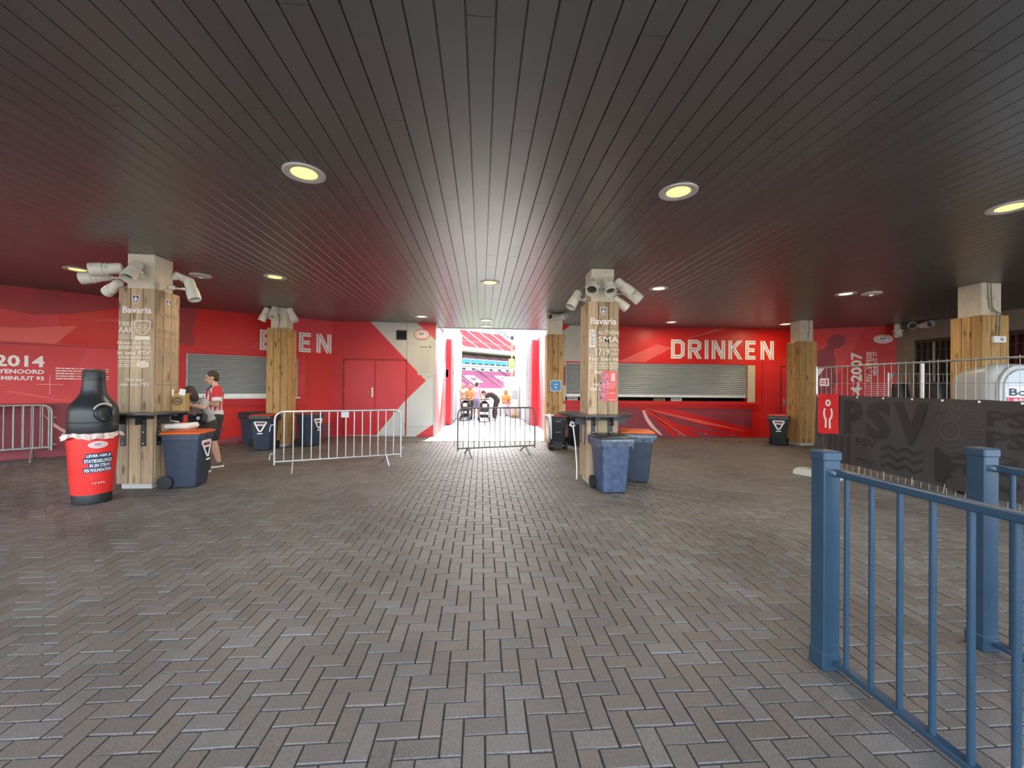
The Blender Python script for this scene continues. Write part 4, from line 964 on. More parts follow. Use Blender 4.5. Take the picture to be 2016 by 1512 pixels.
# ------------------------------------------------------------------ bottle shaped deposit bin
t = thing('deposit_bin', 'giant bottle shaped bin with red tub and black bottle top beside the left pillar', 'bin', (-5.20, 5.965, 0))
t.scale = (.955, .955, .98)
MB().lathe([(.195, .0), (.205, .01), (.212, .12), (.21, .13)], 48).build('base', M['matte'], t, True)
MB().lathe([(.213, .13), (.222, .2), (.272, .92), (.272, .93)], 48).build('tub', M['cupred'], t, True)
tp = MB().lathe([(.255, .94), (.266, .98), (.268, 1.02), (.262, 1.025), (.262, 1.035), (.268, 1.04), (.268, 1.09), (.262, 1.095), (.262, 1.10), (.268, 1.105), (.266, 1.22), (.258, 1.28), (.235, 1.335), (.20, 1.38), (.165, 1.43), (.14, 1.48), (.127, 1.54), (.120, 1.63), (.118, 1.66)], 48).build('bottle_top', M['matte'], t, True)
cp = MB().lathe([(.115, 1.66), (.122, 1.665), (.122, 1.685), (.117, 1.69), (.112, 1.785), (.105, 1.80), (.06, 1.803), (.0001, 1.803)], 40, cap=False).build('bottle_cap', M['matte'], t, True)
for k in range(28):
    a = 2*math.pi*k/28; MB().tube([(.1175*math.cos(a), .1175*math.sin(a), 1.70), (.1135*math.cos(a), .1135*math.sin(a), 1.78)], .0045, 5).build('cap_rib', M['matte'], cp)
fa = math.atan2(-5.96, 5.215)                # azimuth from the bin to the camera
def on_cyl(x, y, r, z_, extra=0.): 
    a = fa+x/r; return ((r+extra)*math.cos(a), (r+extra)*math.sin(a), y)
def cyl_vf(vf, rad):
    v, f = vf; out = []
    for x, y, w in v:
        r = rad(y); a = fa+x/.25; out.append(((r+w)*math.cos(a), (r+w)*math.sin(a), y))
    return out, f
def sub_quad(x0, x1, y0, y1, w, n=10):
    v = []; f = []
    for i in range(n+1):
        x = x0+(x1-x0)*i/n; v += [(x, y0, w), (x, y1, w)]
    for i in range(n): f.append((2*i, 2*i+2, 2*i+3, 2*i+1))
    return v, f
tubr = lambda z: .213+(z-.13)*.0745
hole = Vector((math.cos(fa+.42), math.sin(fa+.42), .12)).normalized()
hm = hole.to_track_quat('Z', 'Y').to_matrix().to_4x4(); hm.translation = Vector((hole.x*.225, hole.y*.225, 1.215))
MB().lathe([(.075, -.05), (.108, .0), (.115, .03), (.112, .055), (.095, .065), (.082, .055), (.078, .01), (.0001, .005)], 32, cap=False).build('bottle_inlet', M['bink'], t, True, hm)
s = MB(); s.ribbon([(.128*math.cos(R(a)), .128*math.sin(R(a))) for a in range(65, 171, 7)], .02, .045, .049); s.build('inlet_lettering', M['wallgrey'], t, mat=hm @ Matrix.Rotation(R(-15), 4, 'Z'))
v = []; f = []; n = 96; g = random.Random(3)
for i, (z, r_) in enumerate([(.925, .262), (.955, .275), (.95, .292), (.915, .305), (.885, .312)]):
    for k in range(n):
        a = 2*math.pi*k/n; w_ = .006*math.sin(9*a+i)+.005*math.sin(17*a)+.003*math.sin(31*a)
        dz = (.014*math.sin(4*a+1)+.012*math.sin(7*a)+.008*math.sin(15*a))*(i/4)
        v.append(((r_+w_*i/2)*math.cos(a), (r_+w_*i/2)*math.sin(a), z+dz))
for i in range(4):
    for k in range(n): f.append((i*n+k, i*n+(k+1) % n, (i+1)*n+(k+1) % n, (i+1)*n+k))
MB().add((v, f)).build('bag_liner', M['clearbag'], t, True)
lg = MB()
def fan(poly, w):
    c = (sum(p[0] for p in poly)/len(poly), sum(p[1] for p in poly)/len(poly)); n = len(poly)
    return [(c[0], c[1], w)]+[(x, y, w) for x, y in poly], [(0, 1+k, 1+(k+1) % n) for k in range(n)]
[lg.add(cyl_vf(sub_quad(.05+.095*a, .05+.095*(a+.1), .80-.048*math.sqrt(1-min(1, abs(a+.05))**2), .80+.048*math.sqrt(1-min(1, abs(a+.05))**2), .003, 2), tubr)) for a in [k/10 for k in range(-10, 10)]]; o = lg.build('crest_print', M['white'], t)
s = MB()
for k in range(6):
    y = .80+.038*((k+.5)/6*2-1)
    if k in (2, 3): s.add(cyl_vf(sub_quad(-.03, 0, y-.002, y+.002, .0045), tubr)); s.add(cyl_vf(sub_quad(.1, .13, y-.002, y+.002, .0045), tubr))
    else:
        ww = .08*math.sqrt(1-((y-.80)/.048)**2); s.add(cyl_vf(sub_quad(.05-ww, .05+ww, y-.002, y+.002, .0045), tubr))
s.build('crest_stripe', M['cupred'], o)
MB().add(cyl_vf(text_vf('PSV', .012, .088, .787, .815, .005, .03, .3), tubr)).build('crest_lettering', M['navy'], o)
txt = [('LEVER HIER JE', -.06, .19, .625), ('STATIEGELDFLES', -.085, .21, .562), ('IN EN STEUN', -.03, .185, .499), ('PSV FOUNDATION', -.085, .21, .436)]
kb, wt_ = MB(), MB()
for s_, x0, x1, z in txt:
    kb.add(cyl_vf(sub_quad(x0-.012, x1+.01, z-.008, z+.062, .003), tubr)); wt_.add(cyl_vf(text_vf(s_, x0, x1, z, z+.046, .0045, .028, .05), tubr))
kb.build('slogan_band', M['navy'], t); wt_.build('slogan_lettering', M['wwhite'], t)
s = MB()
for r_ in fine_lines(-.0, .15, [.285, .272], .009, 2, .004)+fine_lines(-.025, .14, [.253, .242], .008, 4, .004): s.add(cyl_vf(sub_quad(*r_, .003, 4), tubr))
s.build('small_print', M['white'], t)

# ------------------------------------------------------------------ crowd barriers
def barrier(label, p0, p1, tone='zinc', h=1.09, zb=.17, nb=14, lab=None, feet=True):
    d = Vector((p1[0]-p0[0], p1[1]-p0[1])); L = d.length
    t = thing('crowd_barrier', label, 'barrier', (p0[0], p0[1], 0), math.atan2(d.y, d.x), 'steel crowd barriers')
    r = .14; pts = [(0, 0, zb-.06), (0, 0, h-r)]+[(r-r*math.cos(R(a)), 0, h-r+r*math.sin(R(a))) for a in (22, 45, 67, 90)]
    pts += [(L-r+r*math.sin(R(a)), 0, h-r+r*math.cos(R(a))) for a in (0, 22, 45, 67)]+[(L, 0, h-r), (L, 0, zb-.06)]
    MB().tube(pts, .019, 10).build('frame_tube', M[tone], t, True)
    MB().tube([(0, 0, zb), (L, 0, zb)], .017, 8).build('bottom_rail', M[tone], t, True)
    me = None
    for k in range(1, nb+1):
        x = L*k/(nb+1)
        if me is None: me = MB().tube([(0, 0, zb), (0, 0, h)], .0095, 8).mesh('barrier_bar', M[tone])
        o = link('barrier_bar', me, t, True); o.location = (x, 0, 0)
    if feet:
        for x in (L*.13, L*.87):
            MB().tube([(x, -.36, .012), (x, -.30, .02), (x, 0, zb), (x, .30, .02), (x, .36, .012)], .016, 6).build('foot', M[tone], t, True)
    for z in (.85, .33): MB().tube([(0, 0, z), (-.06, 0, z), (-.075, 0, z-.07), (-.08, 0, z-.12)], .008, 6).build('hook', M[tone], t)
    for z in (.86, .30): MB().tube([(L, 0, z), (L+.07, 0, z)], .009, 6).build('hook_eye', M[tone], t)
    if lab: MB().bx(lab[0], lab[0]+.14, -.012, -.009, h-.13, h-.02).bx(lab[0], lab[0]+.14, -.012, .012, h-.022, h-.019).build('barrier_plate', M['wallblue'], t)
    return t
barrier('pale steel crowd barrier standing left of the tunnel, before the red doors', (-3.78, 7.9), (-1.66, 8.75), lab=(1.13,))
barrier('grey steel crowd barrier standing across the tunnel mouth', (-.53, 9.5), (1.3, 10.0), 'zincdark')
dL = Vector((4.7, 3.85)).normalized(); nL = Vector((dL.y, -dL.x))
def onL(u, w): return (-13+dL.x*u+nL.x*w, 6.4+dL.y*u+nL.y*w)
barrier('front one of two crowd barriers leaning along the left mural wall', onL(2.95, .38), onL(5.0, .34), 'zincd', 1.12, .24, 15, (1.2,))
barrier('rear one of two crowd barriers against the left mural wall', onL(2.75, .2), onL(4.95, .2), 'zincd', 1.12, .24, 17, None, False)

# ------------------------------------------------------------------ wire fences, banner, flag
def mesh_fence(label, loc, rz, L, h=2.0, tone='zinc', nw=32, post=True, sign=False):
    t = thing('mesh_fence', label, 'fence', loc, rz)
    for x in (0, L): MB().tube([(x, 0, .02), (x, 0, h+.02)], .021, 10).build('fence_post', M[tone], t, True)
    MB().tube([(0, 0, h), (L, 0, h)], .014, 8).build('fence_rail', M['zincd'], t, True); MB().tube([(0, 0, .10), (L, 0, .10)], .017, 8).build('fence_rail', M[tone], t, True)
    me = MB().tube([(0, 0, .1), (0, 0, h+.03)], .0028, 5).mesh('fence_wire', M['zincd'])
    for k in range(1, nw): o = link('fence_wire', me, t); o.location = (L*k/nw, 0, 0)
    for z in (.45, 1.05, 1.70): MB().tube([(0, 0, z), (L, 0, z)], .0032, 5).build('fence_wire', M['zincd'], t)
    for x, s_ in ((.02, 1), (L-.02, -1)): MB().prism([(x, h-.01), (x+.16*s_, h-.01), (x, h-.17)], -.003, .003, mat=plane_mat((0, 0, 0), (1, 0, 0), (0, -1, 0))).build('corner_plate', M[tone], t)
    return t
FL = 3.5; F1 = mesh_fence('wire mesh fence panel carrying the black banner at the right', (6.3, 7.36, 0), R(-90), FL, 2.0)
F1M = Matrix.Translation((6.3, 7.36, 0)) @ Matrix.Rotation(R(-90), 4, 'Z')
MB().bx(.08, .28, -.012, -.006, 1.66, 1.80).build('name_plate', M['wwhite'], F1)
bars(F1, 'name_plate_mark', M['pinkred'], [(.10, .20, 1.70, 1.72), (.10, .20, 1.74, 1.76), (.22, .26, 1.68, 1.78)], .002).matrix_local = plane_mat((0, -.012, 0), (1, 0, 0), (0, -1, 0))
F2 = mesh_fence('second wire mesh fence panel standing further back before the grey wall', (9.95, 9.45, 0), 0, 2.7, 2.0, nw=24)
for lab, x, y, rz in (('concrete block foot under the near end of the bannered fence', 6.13, 7.14, R(-68)), ('concrete block foot at the front end of the bannered fence, near right edge', 6.3, 3.86, R(90)), ('concrete block foot under the left post of the rear fence', 9.97, 9.4, R(90)), ('concrete block foot under the right post of the rear fence', 12.3, 9.4, R(90))):
    t = thing('concrete_foot', lab, 'block', (x, y, 0), rz)
    MB().add(prism_vf([(-.36, .0), (.36, .0), (.36, .07), (.30, .125), (-.30, .125), (-.36, .07)], -.11, .11), Matrix.Rotation(R(90), 4, 'X')).build('block', M['wallgrey'], t)
    for q in (-.12, .12): MB().lathe([(.03, .1255), (.022, .127)], 12, mat=Matrix.Translation((q, 0, 0))).build('socket', M['slot'], t)
# banner: sagging cloth on the fence, seen from its street side (local x along the fence, y up, z towards the viewer's side)
BM = F1M @ plane_mat((0, -.03, 0), (1, 0, 0), (0, -1, 0))
bt = thing('banner', 'black tarpaulin banner with dark tone-on-tone lettering tied to the wire fence', 'banner', mat=BM)
def sag(x, y): return .012*math.sin(2.3*x+.4)+.010*math.sin(5.1*x+2*y)+.006*math.sin(11*x+3*y)
def drape(vf): return [(x, y, w+sag(x, y)) for x, y, w in vf[0]], vf[1]
v = []; f = []; nx, ny = 70, 18
for i in range(nx+1):
    for j in range(ny+1):
        x = .02+(FL-.06)*i/nx; e = .012*abs(math.sin(math.pi*x/.44)); zt = 1.505-.02*x/FL-e*.8; zb_ = .30+.02*math.sin(1.9*x)
        y = zb_+(zt-zb_)*j/ny; v.append((x, y, 0))
for i in range(nx):
    for j in range(ny): k = i*(ny+1)+j; f.append((k, k+ny+1, k+ny+2, k+1))
bm0 = drape((v, f)); n0 = len(v); b2 = MB().add(bm0).add(([(x, y, z-.003) for x, y, z in bm0[0]], [q[::-1] for q in f]))
b2.build('tarpaulin', M['banner'], bt, True)
for k in range(9): x = .06+k*.42; MB().lathe([(.016, 0), (.016, .004), (.008, .006)], 10, mat=Matrix.Translation((x, 1.475-.02*x/FL, sag(x, 1.47)+.001))).build('eyelet', M['wwhite'], bt)
for k in range(9):
    x = .08+k*.42; MB().tube([(x, .33, sag(x, .33)+.004), (x+.01, .25, .012), (x, .16, .02), (x, .105, .03)], .004, 5).build('tie', M['zincd'], bt)
def bprint(name, mat, items, w=.003):
    m = MB()
    for s_, x0, x1, y0, y1, bo in items:
        m.add(drape(text_vf(s_, x0, x1, y0, y1, w, bo)))
    m.build(name, M[mat], bt)
bprint('banner_lettering', 'bprint', [('P', .62, 1.0, .84, 1.42, .05), ('S', 1.05, 1.45, .80, 1.42, .05), ('V', 1.48, 1.98, .78, 1.42, .05), ('PS', 2.66, 3.05, 1.16, 1.36, .04), ('PS', 2.66, 3.05, .90, 1.11, .04), ('ES', 2.05, 3.0, .33, .82, .06), ('U', .08, .2, .72, .86, .03), ('IIII', .3, .75, .34, .8, .04), ('PSV', .85, 1.25, .66, .80, .03), ('PSV', .85, 1.2, .38, .47, .03)])
bprint('banner_lettering', 'bprint2', [('U', .2, .34, .5, .78, .02)])
m = MB()
for k in range(3):
    z = .40+k*.13; m.add(drape(ribbon_vf([(1.3+.12*q, z+(.07 if q % 2 else 0)) for q in range(6)], .05, .003, .0035)))
m.build('banner_zigzag', M['bprint'], bt)
m = MB()
for rr, tt in ((.20, .010), (.165, .008), (.12, .02), (.06, .012)): m.add(drape(ribbon_vf(ellipse(2.25, 1.07, rr, rr*1.08, 28), tt, .003, .0035, True)))
for k in range(5): m.add(drape(ribbon_vf([(2.07+.09*k, 1.31), (2.05+.1*k, 1.37), (2.09+.09*k, 1.42)], .014, .003, .0035)))
m.add(drape(ribbon_vf([(2.0, .96), (2.1, .84), (2.25, .79), (2.4, .84), (2.5, .96)], .012, .003, .0035))); m.build('banner_crest', M['bprint2'], bt)
bars_ = MB()
for r_ in fine_lines(2.48, 2.64, [1.30-.05*k for k in range(9)], .02, 7): bars_.add(drape(box_vf(((r_[0]+r_[1])/2, (r_[2]+r_[3])/2, .003), (r_[1]-r_[0], r_[3]-r_[2], .001))))
bars_.build('banner_small_print', M['bprint2'], bt)
fg = thing('red_flag', 'red cloth with a white outlined figure hung over the left end of the banner', 'flag', mat=BM @ Matrix.Translation((0, 0, .012)))
v = []; f = []
for i in range(13):
    for j in range(13):
        x = .085+.45*i/12; y = .80+.72*j/12+(-.015 if j == 0 else 0)*math.sin(i*.5); v.append((x, y, .006*math.sin(14*x+5*y)+sag(x, y)))
for i in range(12):
    for j in range(12): k = i*13+j; f.append((k, k+13, k+14, k+1))
MB().add((v, f)).add(([(x, y, z-.002) for x, y, z in v], [q[::-1] for q in f])).build('cloth', M['flag'], fg, True)
def fl(vf): return [(x, y, w+.006*math.sin(14*x+5*y)+sag(x, y)) for x, y, w in vf[0]], vf[1]
m = MB(); m.add(fl(ribbon_vf(ellipse(.31, 1.355, .042, .045, 18), .034, .003, .005, True)))
m.add(fl(ribbon_vf([(.245, 1.255), (.228, 1.2), (.232, 1.13), (.255, 1.06)], .034, .003, .005))); m.add(fl(ribbon_vf([(.375, 1.255), (.395, 1.2), (.392, 1.13), (.36, 1.06)], .034, .003, .005)))
m.add(fl(ribbon_vf([(.268, 1.07), (.272, .98), (.27, .90)], .034, .003, .005))); m.add(fl(ribbon_vf([(.345, 1.07), (.352, .98), (.36, .895)], .034, .003, .005)))
m.build('figure_print', M['wwhite'], fg)

# ------------------------------------------------------------------ trailer, black containers, pole behind the fence
t = thing('box_trailer', 'grey moulded trailer with rounded roof and a small name label behind the wire fence', 'trailer', (8.2, 5.87, 0))
bm = bmesh.new(); bmesh.ops.create_cube(bm, size=1); bmesh.ops.scale(bm, vec=(1.7, .78, 1.6), verts=bm.verts)
for vv in bm.verts:
    if vv.co.z > 0:
        vv.co.x *= .93
        if vv.co.y > 0: vv.co.z -= .14
    if vv.co.y > 0: vv.co.x *= .74
bmesh.ops.bevel(bm, geom=[e for e in bm.edges if max(w.co.z for w in e.verts) > 0 and not (e.verts[0].co.z < 0 and e.verts[1].co.z < 0)], offset=.2, segments=6, profile=.5, affect='EDGES')
bmesh.ops.translate(bm, vec=(0, 0, 1.24), verts=bm.verts)
me = bpy.data.meshes.new('trailer_body'); bm.to_mesh(me); bm.free(); me.materials.append(M['trailer']); link('trailer_body', me, t, True)
fm = plane_mat((0, -.39, 0), (1, 0, 0), (0, -1, 0))
MB().add(prism_vf(rrect(-.66, .68, .6, 1.9, .26, 6), .0, .035)).build('front_panel', M['trailerl'], t, mat=fm)
MB().add(ribbon_vf(rrect(-.71, .73, .55, 1.95, .29, 6), .05, .0, .03, True)).build('panel_rim', M['trailer'], t, mat=fm)
lb = MB().bx(-.64, .06, 1.42, 1.66, .036, .040).build('name_label', M['wwhite'], t, mat=fm)
MB().add(text_vf('Boels', -.60, -.02, 1.53, 1.64, .0415, .03)).build('label_lettering', M['navy'], lb)
MB().bx(-.64, .06, 1.43, 1.51, .040, .0412).build('label_band', M['pinkred'], lb)
MB().add(text_vf('RENTAL', -.52, -.02, 1.45, 1.49, .0422, .01)).build('label_lettering', M['wwhite'], lb)
MB().tube([(-.83, -.33, .9), (-.83, -.33, 1.15)], .02).tube([(-.83, -.33, 1.2), (-.83, -.33, 1.45)], .02).build('hinge', M['zincd'], t)
for sx in (-1, 1):
    MB().lathe([(.08, -.07), (.24, -.08), (.28, -.05), (.28, .05), (.24, .08), (.08, .07)], 24, mat=Matrix.Translation((sx*.72, 0, .28)) @ Matrix.Rotation(R(90), 4, 'Y')).build('wheel', M['rubber'], t, True)
MB().bx(-.78, .78, -.33, .33, .36, .46).build('chassis', M['steel'], t)
for lab, x, y, h, w in (('left one of two tall black tapered containers behind the wire fence', 9.66, 8.9, 1.76, .26), ('right, wider one of two tall black tapered containers behind the wire fence', 10.66, 8.95, 1.80, .34)):
    t = thing('black_container', lab, 'container', (x, y, 0))
    rr = []
    for z, k in ((0, 1.25), (.02, 1.28), (h*.7, 1.18), (h-.25, 1.05), (h-.03, .86), (h, .80)): rr.append([(p[0], p[1], z) for p in rrect(-w*k/2, w*k/2, -w*k/2, w*k/2, .06, 3)])
    n = len(rr[0]); v = [p for q in rr for p in q]; f = [(i*n+k, i*n+(k+1) % n, (i+1)*n+(k+1) % n, (i+1)*n+k) for i in range(len(rr)-1) for k in range(n)]+[tuple(range(n))[::-1], tuple((len(rr)-1)*n+k for k in range(n))]
    MB().add((v, f)).build('container_body', M['bink'], t, True)
    MB().add(([(p[0]*1.28, p[1]*1.28, z) for z in (h*.69, h*.72) for p in rrect(-w*.5, w*.5, -w*.5, w*.5, .06, 3)], [(k, (k+1) % n, n+(k+1) % n, n+k) for k in range(n)]+[tuple(range(n))[::-1], tuple(range(n, 2*n))])).build('container_rim', M['bink'], t)
    MB().bx(-w*.3, w*.3, -w*.62, -w*.56, h*.45, h*.6, .01).build('container_slot', M['black'], t)
t = thing('steel_pole', 'pale upright steel pole behind the wire fence, left of the trailer', 'pole', (9.7, 8.45, 0))
MB().tube([(0, 0, 0), (0, 0, 2.2)], .045, 14).build('pole_tube', M['zinc'], t, True); MB().bx(-.12, .12, -.12, .12, 0, .03, .004).build('pole_plate', M['zincd'], t); MB().lathe([(.05, 2.19), (.05, 2.215), (.02, 2.23)], 14).build('pole_cap', M['zincd'], t)

# ------------------------------------------------------------------ blue railings
def railing(label, x, y0, y1, first):
    t = thing('railing', label, 'railing', (x, y0, 0), group='blue enamelled railings in the right foreground'); L = y0-y1
    MB().bx(-.05, .05, -.05, .05, 0, 1.225, .006).build('post', M['blue'], t)
    o = MB().bx(-.056, .056, -.056, .056, 1.19, 1.245, .008).build('post_cap', M['blue'], t)
    MB().bx(-.056, .056, -.056, .056, 0, .10, .008).build('post_foot', M['blue'], t)
    MB().bx(.0, .05, -L, -.04, 1.105, 1.145, .006).build('top_rail', M['blue'], t)
    MB().bx(.0, .055, -L, -.04, .035, .065, .006).build('bottom_rail', M['blue'], t)
    MB().tube([(.0, -.04, 1.125), (.0, -.07, 1.125)], .012, 8).build('rail_fixing', M['zincd'], t)
    me = MB().tube([(0, 0, .05), (0, 0, 1.12)], .0135, 12).mesh('baluster', M['blue'])
    n = int((L-.1)/.146)
    for k in range(n): o = link('baluster', me, t, True); o.location = (.026, -.10-first-.146*k, 0)
    MB().bx(-.05, .05, -L-.05, -L+.05, 0, 1.225, .006).build('post', M['blue'], t)
    return t
railing('nearer blue railing with square capped post, in the right foreground', 2.0, 2.27, -.6, .015)
railing('second blue railing whose capped post stands behind the first, at the right edge', 3.13, 2.37, -.6, 0.03)

# ------------------------------------------------------------------ far stand
U = Vector((.7071, .7071, 0)); DD = Vector((-.7071, .7071, 0)); P0 = Vector((-6.6, 118, 0))
SM = Matrix(((U.x, DD.x, 0, P0.x), (U.y, DD.y, 0, P0.y), (0, 0, 1, 0), (0, 0, 0, 1)))
st = thing('far_stand', 'red seated grandstand across the pitch, seen through the tunnel', 'grandstand', mat=SM)
def tier(name, mat, u0, u1, d0, z0, d1, z1, n):
    m = MB()
    for k in range(n):
        a = d0+(d1-d0)*k/n; b = z0+(z1-z0)*k/n; m.bx(u0, u1, a, a+(d1-d0)/n+.02, b-.4, b); m.bx(u0, u1, a+.05, a+.12, b, b+(z1-z0)/n*.85)
    o = m.build(name, M[mat], st); return tag(o, kind='stuff')
tier('lower_seat_rows', 'seatp', -25, 80, 0, -.6, 15, 6.9, 22)
MB().bx(-25, 80, 15, 16, 5, 9.2).build('executive_boxes', M['standw'], st)
for k in range(22): MB().bx(-20+k*4.4, -18.6+k*4.4, 14.9, 15, 7.1, 7.7).build('box_window', M['slot'], st)
MB().bx(-25, 80, 14.6, 15.2, 8.4, 8.9).build('balcony_front', M['standw'], st)
for k in range(16): MB().bx(-24+k*6.2, -18.4+k*6.2, 14.8, 15.2, 9.2, 10.7).build('glass_band', M['cyan'], st)
MB().bx(-25, 80, 15.1, 15.4, 9.0, 10.9).build('glass_backing', M['wwhite'], st)
for k in range(33): MB().bx(-24+k*3.1, -22.2+k*3.1, 14.7, 14.85, 9.1, 9.45).build('dark_opening', M['slot'], st)
tier('middle_seat_rows', 'seatm', -25, 80, 15.4, 10.8, 20, 13.5, 8)
MB().bx(-25, 80, 12.2, 12.8, 13.3, 14.5).build('tier_front', M['wwhite'], st)
MB().bx(-25, 80, 12.8, 26, 13.0, 13.3).build('tier_floor', M['standw'], st)
tier('upper_seat_rows', 'seat', -25, 47, 13, 14.4, 27, 22.6, 24)
MB().add(([(47, 13, 13), (60, 13, 13), (60, 27, 13), (47, 27, 13), (47, 13, 14.7), (60, 13, 14.7), (60, 27, 20.0), (47, 27, 23.0)], [(0, 3, 2, 1), (4, 5, 6, 7), (0, 1, 5, 4), (1, 2, 6, 5), (2, 3, 7, 6), (3, 0, 4, 7)])).build('stair_flank', M['wallgrey'], st)
cl = MB().bx(44, 90, 27.2, 28, 12, 25).build('cladding_wall', M['clad'], st)
for k in range(44): MB().bx(44.2+k, 44.6+k, 27.0, 27.2, 12, 25).build('cladding_rib', M['zincd'], cl)
MB().bx(50.5, 53, 25.5, 27, 22.5, 24).build('floodlight_box', M['wwhite'], st)
for u in (14, 20.5, 27, 33.5, 40, 46):
    MB().add(([(u, 13, 14.5), (u+.35, 13, 14.5), (u+.35, 27, 22.95), (u, 27, 22.95)], [(0, 1, 2, 3)])).add(([(u, 13, 14.5+.25), (u+.08, 13, 14.75), (u+.08, 27, 23.2), (u, 27, 23.2)], [(0, 1, 2, 3)])).build('aisle', M['wallgrey'], st)
    MB().add(([(u*1.9-29.9, 0, -.2), (u*1.9-29.4, 0, -.2), (u*1.9-29.4, 15, 7.4), (u*1.9-29.9, 15, 7.4)], [(0, 1, 2, 3)])).build('aisle', M['slot'], st)
    MB().add(([(u+2, 15.4, 11.15), (u+2.3, 15.4, 11.15), (u+2.3, 20, 13.9), (u+2, 20, 13.9)], [(0, 1, 2, 3)])).build('aisle', M['slot'], st)
MB().bx(-25, 47, 17.2, 17.4, 16.9, 17.15).build('rail_band', M['wallgrey'], st)
def onseats(poly): return [(u, d, -.6+7.5*d/15+.42) for u, d in poly]
for poly in ([(-2, 10.5), (3.2, 10.5), (3.2, 9), (-2, 9)], [(-2, 10.5), (-.6, 10.5), (-.6, 4), (-2, 4)], [(1.9, 9), (3.2, 9), (3.2, 6), (1.9, 6)], [(-.6, 7.2), (3.2, 7.2), (3.2, 6), (-.6, 6)], [(10, 11), (15, 11), (15, 9.6), (10, 9.6)], [(10, 9.6), (11.4, 9.6), (11.4, 7.6), (10, 7.6)], [(10, 8.6), (15, 8.6), (15, 7.4), (10, 7.4)], [(13.6, 7.4), (15, 7.4), (15, 4.5), (13.6, 4.5)]):
    q = onseats([(u+(13 if u < 8 else 16), d) for u, d in poly]); MB().add((q+[(x, y, z-.3) for x, y, z in q], [(0, 3, 2, 1), (4, 5, 6, 7), (0, 1, 5, 4), (1, 2, 6, 5), (2, 3, 7, 6), (3, 0, 4, 7)])).build('white_seat_block', M['seatw'], st)
MB().bx(-25, 80, -.9, -.6, -.6, .9).build('perimeter_board', M['wwhite'], st)
t = thing('mast', 'slim pale yellow mast with a box on it, standing before the far stand', 'mast', (4.35, 60, 0))
MB().tube([(0, 0, -.5), (0, 0, 8.8)], .10, 8).build('mast_pole', M['yellow'], t, True); MB().bx(-.45, .35, -.3, .3, 4.4, 5.6, .05).build('mast_box', M['yellow'], t); MB().bx(-.2, .2, -.2, .2, 8.4, 8.9, .03).build('mast_head', M['slot'], t)
t = thing('white_partition', 'white partition panel at the right of the tunnel end', 'panel', (1.62, 23.6, 0))
MB().bx(-.35, .3, 0, .06, 0, 2.15, .01).build('panel_sheet', M['wwhite'], t); MB().bx(-.37, -.33, -.02, .08, 0, 2.17).bx(.28, .32, -.02, .08, 0, 2.17).build('panel_edge', M['zincd'], t); MB().bx(-.3, .3, -.15, .2, 0, .03).build('panel_foot', M['zincd'], t)
t = thing('wrapped_stack', 'stack of pale wrapped cartons against the right tunnel wall', 'cartons', (1.68, 21.2, 0))
for k in range(4): MB().bx(-.17+.01*k, .17, -.2, .2, .12+k*.42, .12+k*.42+.40, .02).build('carton', M[['peach', 'wwhite', 'wallgrey', 'wwhite'][k]], t)
MB().bx(-.18, .18, -.22, .22, 0, .12).build('pallet', M['wood2'], t)

# ------------------------------------------------------------------ people
def fuse(name, mb, mat, voxel, parent, smooth=6):
    """one closed surface out of overlapping limbs"""
    me = mb.mesh(name, mat); o = bpy.data.objects.new('tmp', me); COL.objects.link(o)
    md = o.modifiers.new('r', 'REMESH'); md.mode = 'VOXEL'; md.voxel_size = voxel
    ms = o.modifiers.new('s', 'SMOOTH'); ms.iterations = smooth; ms.factor = .5
    dg = bpy.context.evaluated_depsgraph_get(); out = bpy.data.meshes.new_from_object(o.evaluated_get(dg))
    bpy.data.objects.remove(o); bpy.data.meshes.remove(me); out.name = name
    if not out.materials: out.materials.append(mat)
    return link(name, out, parent, True)
BASE = dict(pelvis=(0, 0, .93), waist=(0, .0, 1.08), chest=(0, .0, 1.27), neck=(0, .01, 1.47), head=(0, -.02, 1.635),
            shl=(.18, .01, 1.41), ell=(.225, .03, 1.13), wrl=(.235, -.04, .89), shr=(-.18, .01, 1.41), elr=(-.225, .03, 1.13), wrr=(-.235, -.04, .89),
            hil=(.09, 0, .90), knl=(.10, -.01, .49), anl=(.10, .03, .09), hir=(-.09, 0, .90), knr=(-.10, -.01, .49), anr=(-.10, .03, .09))
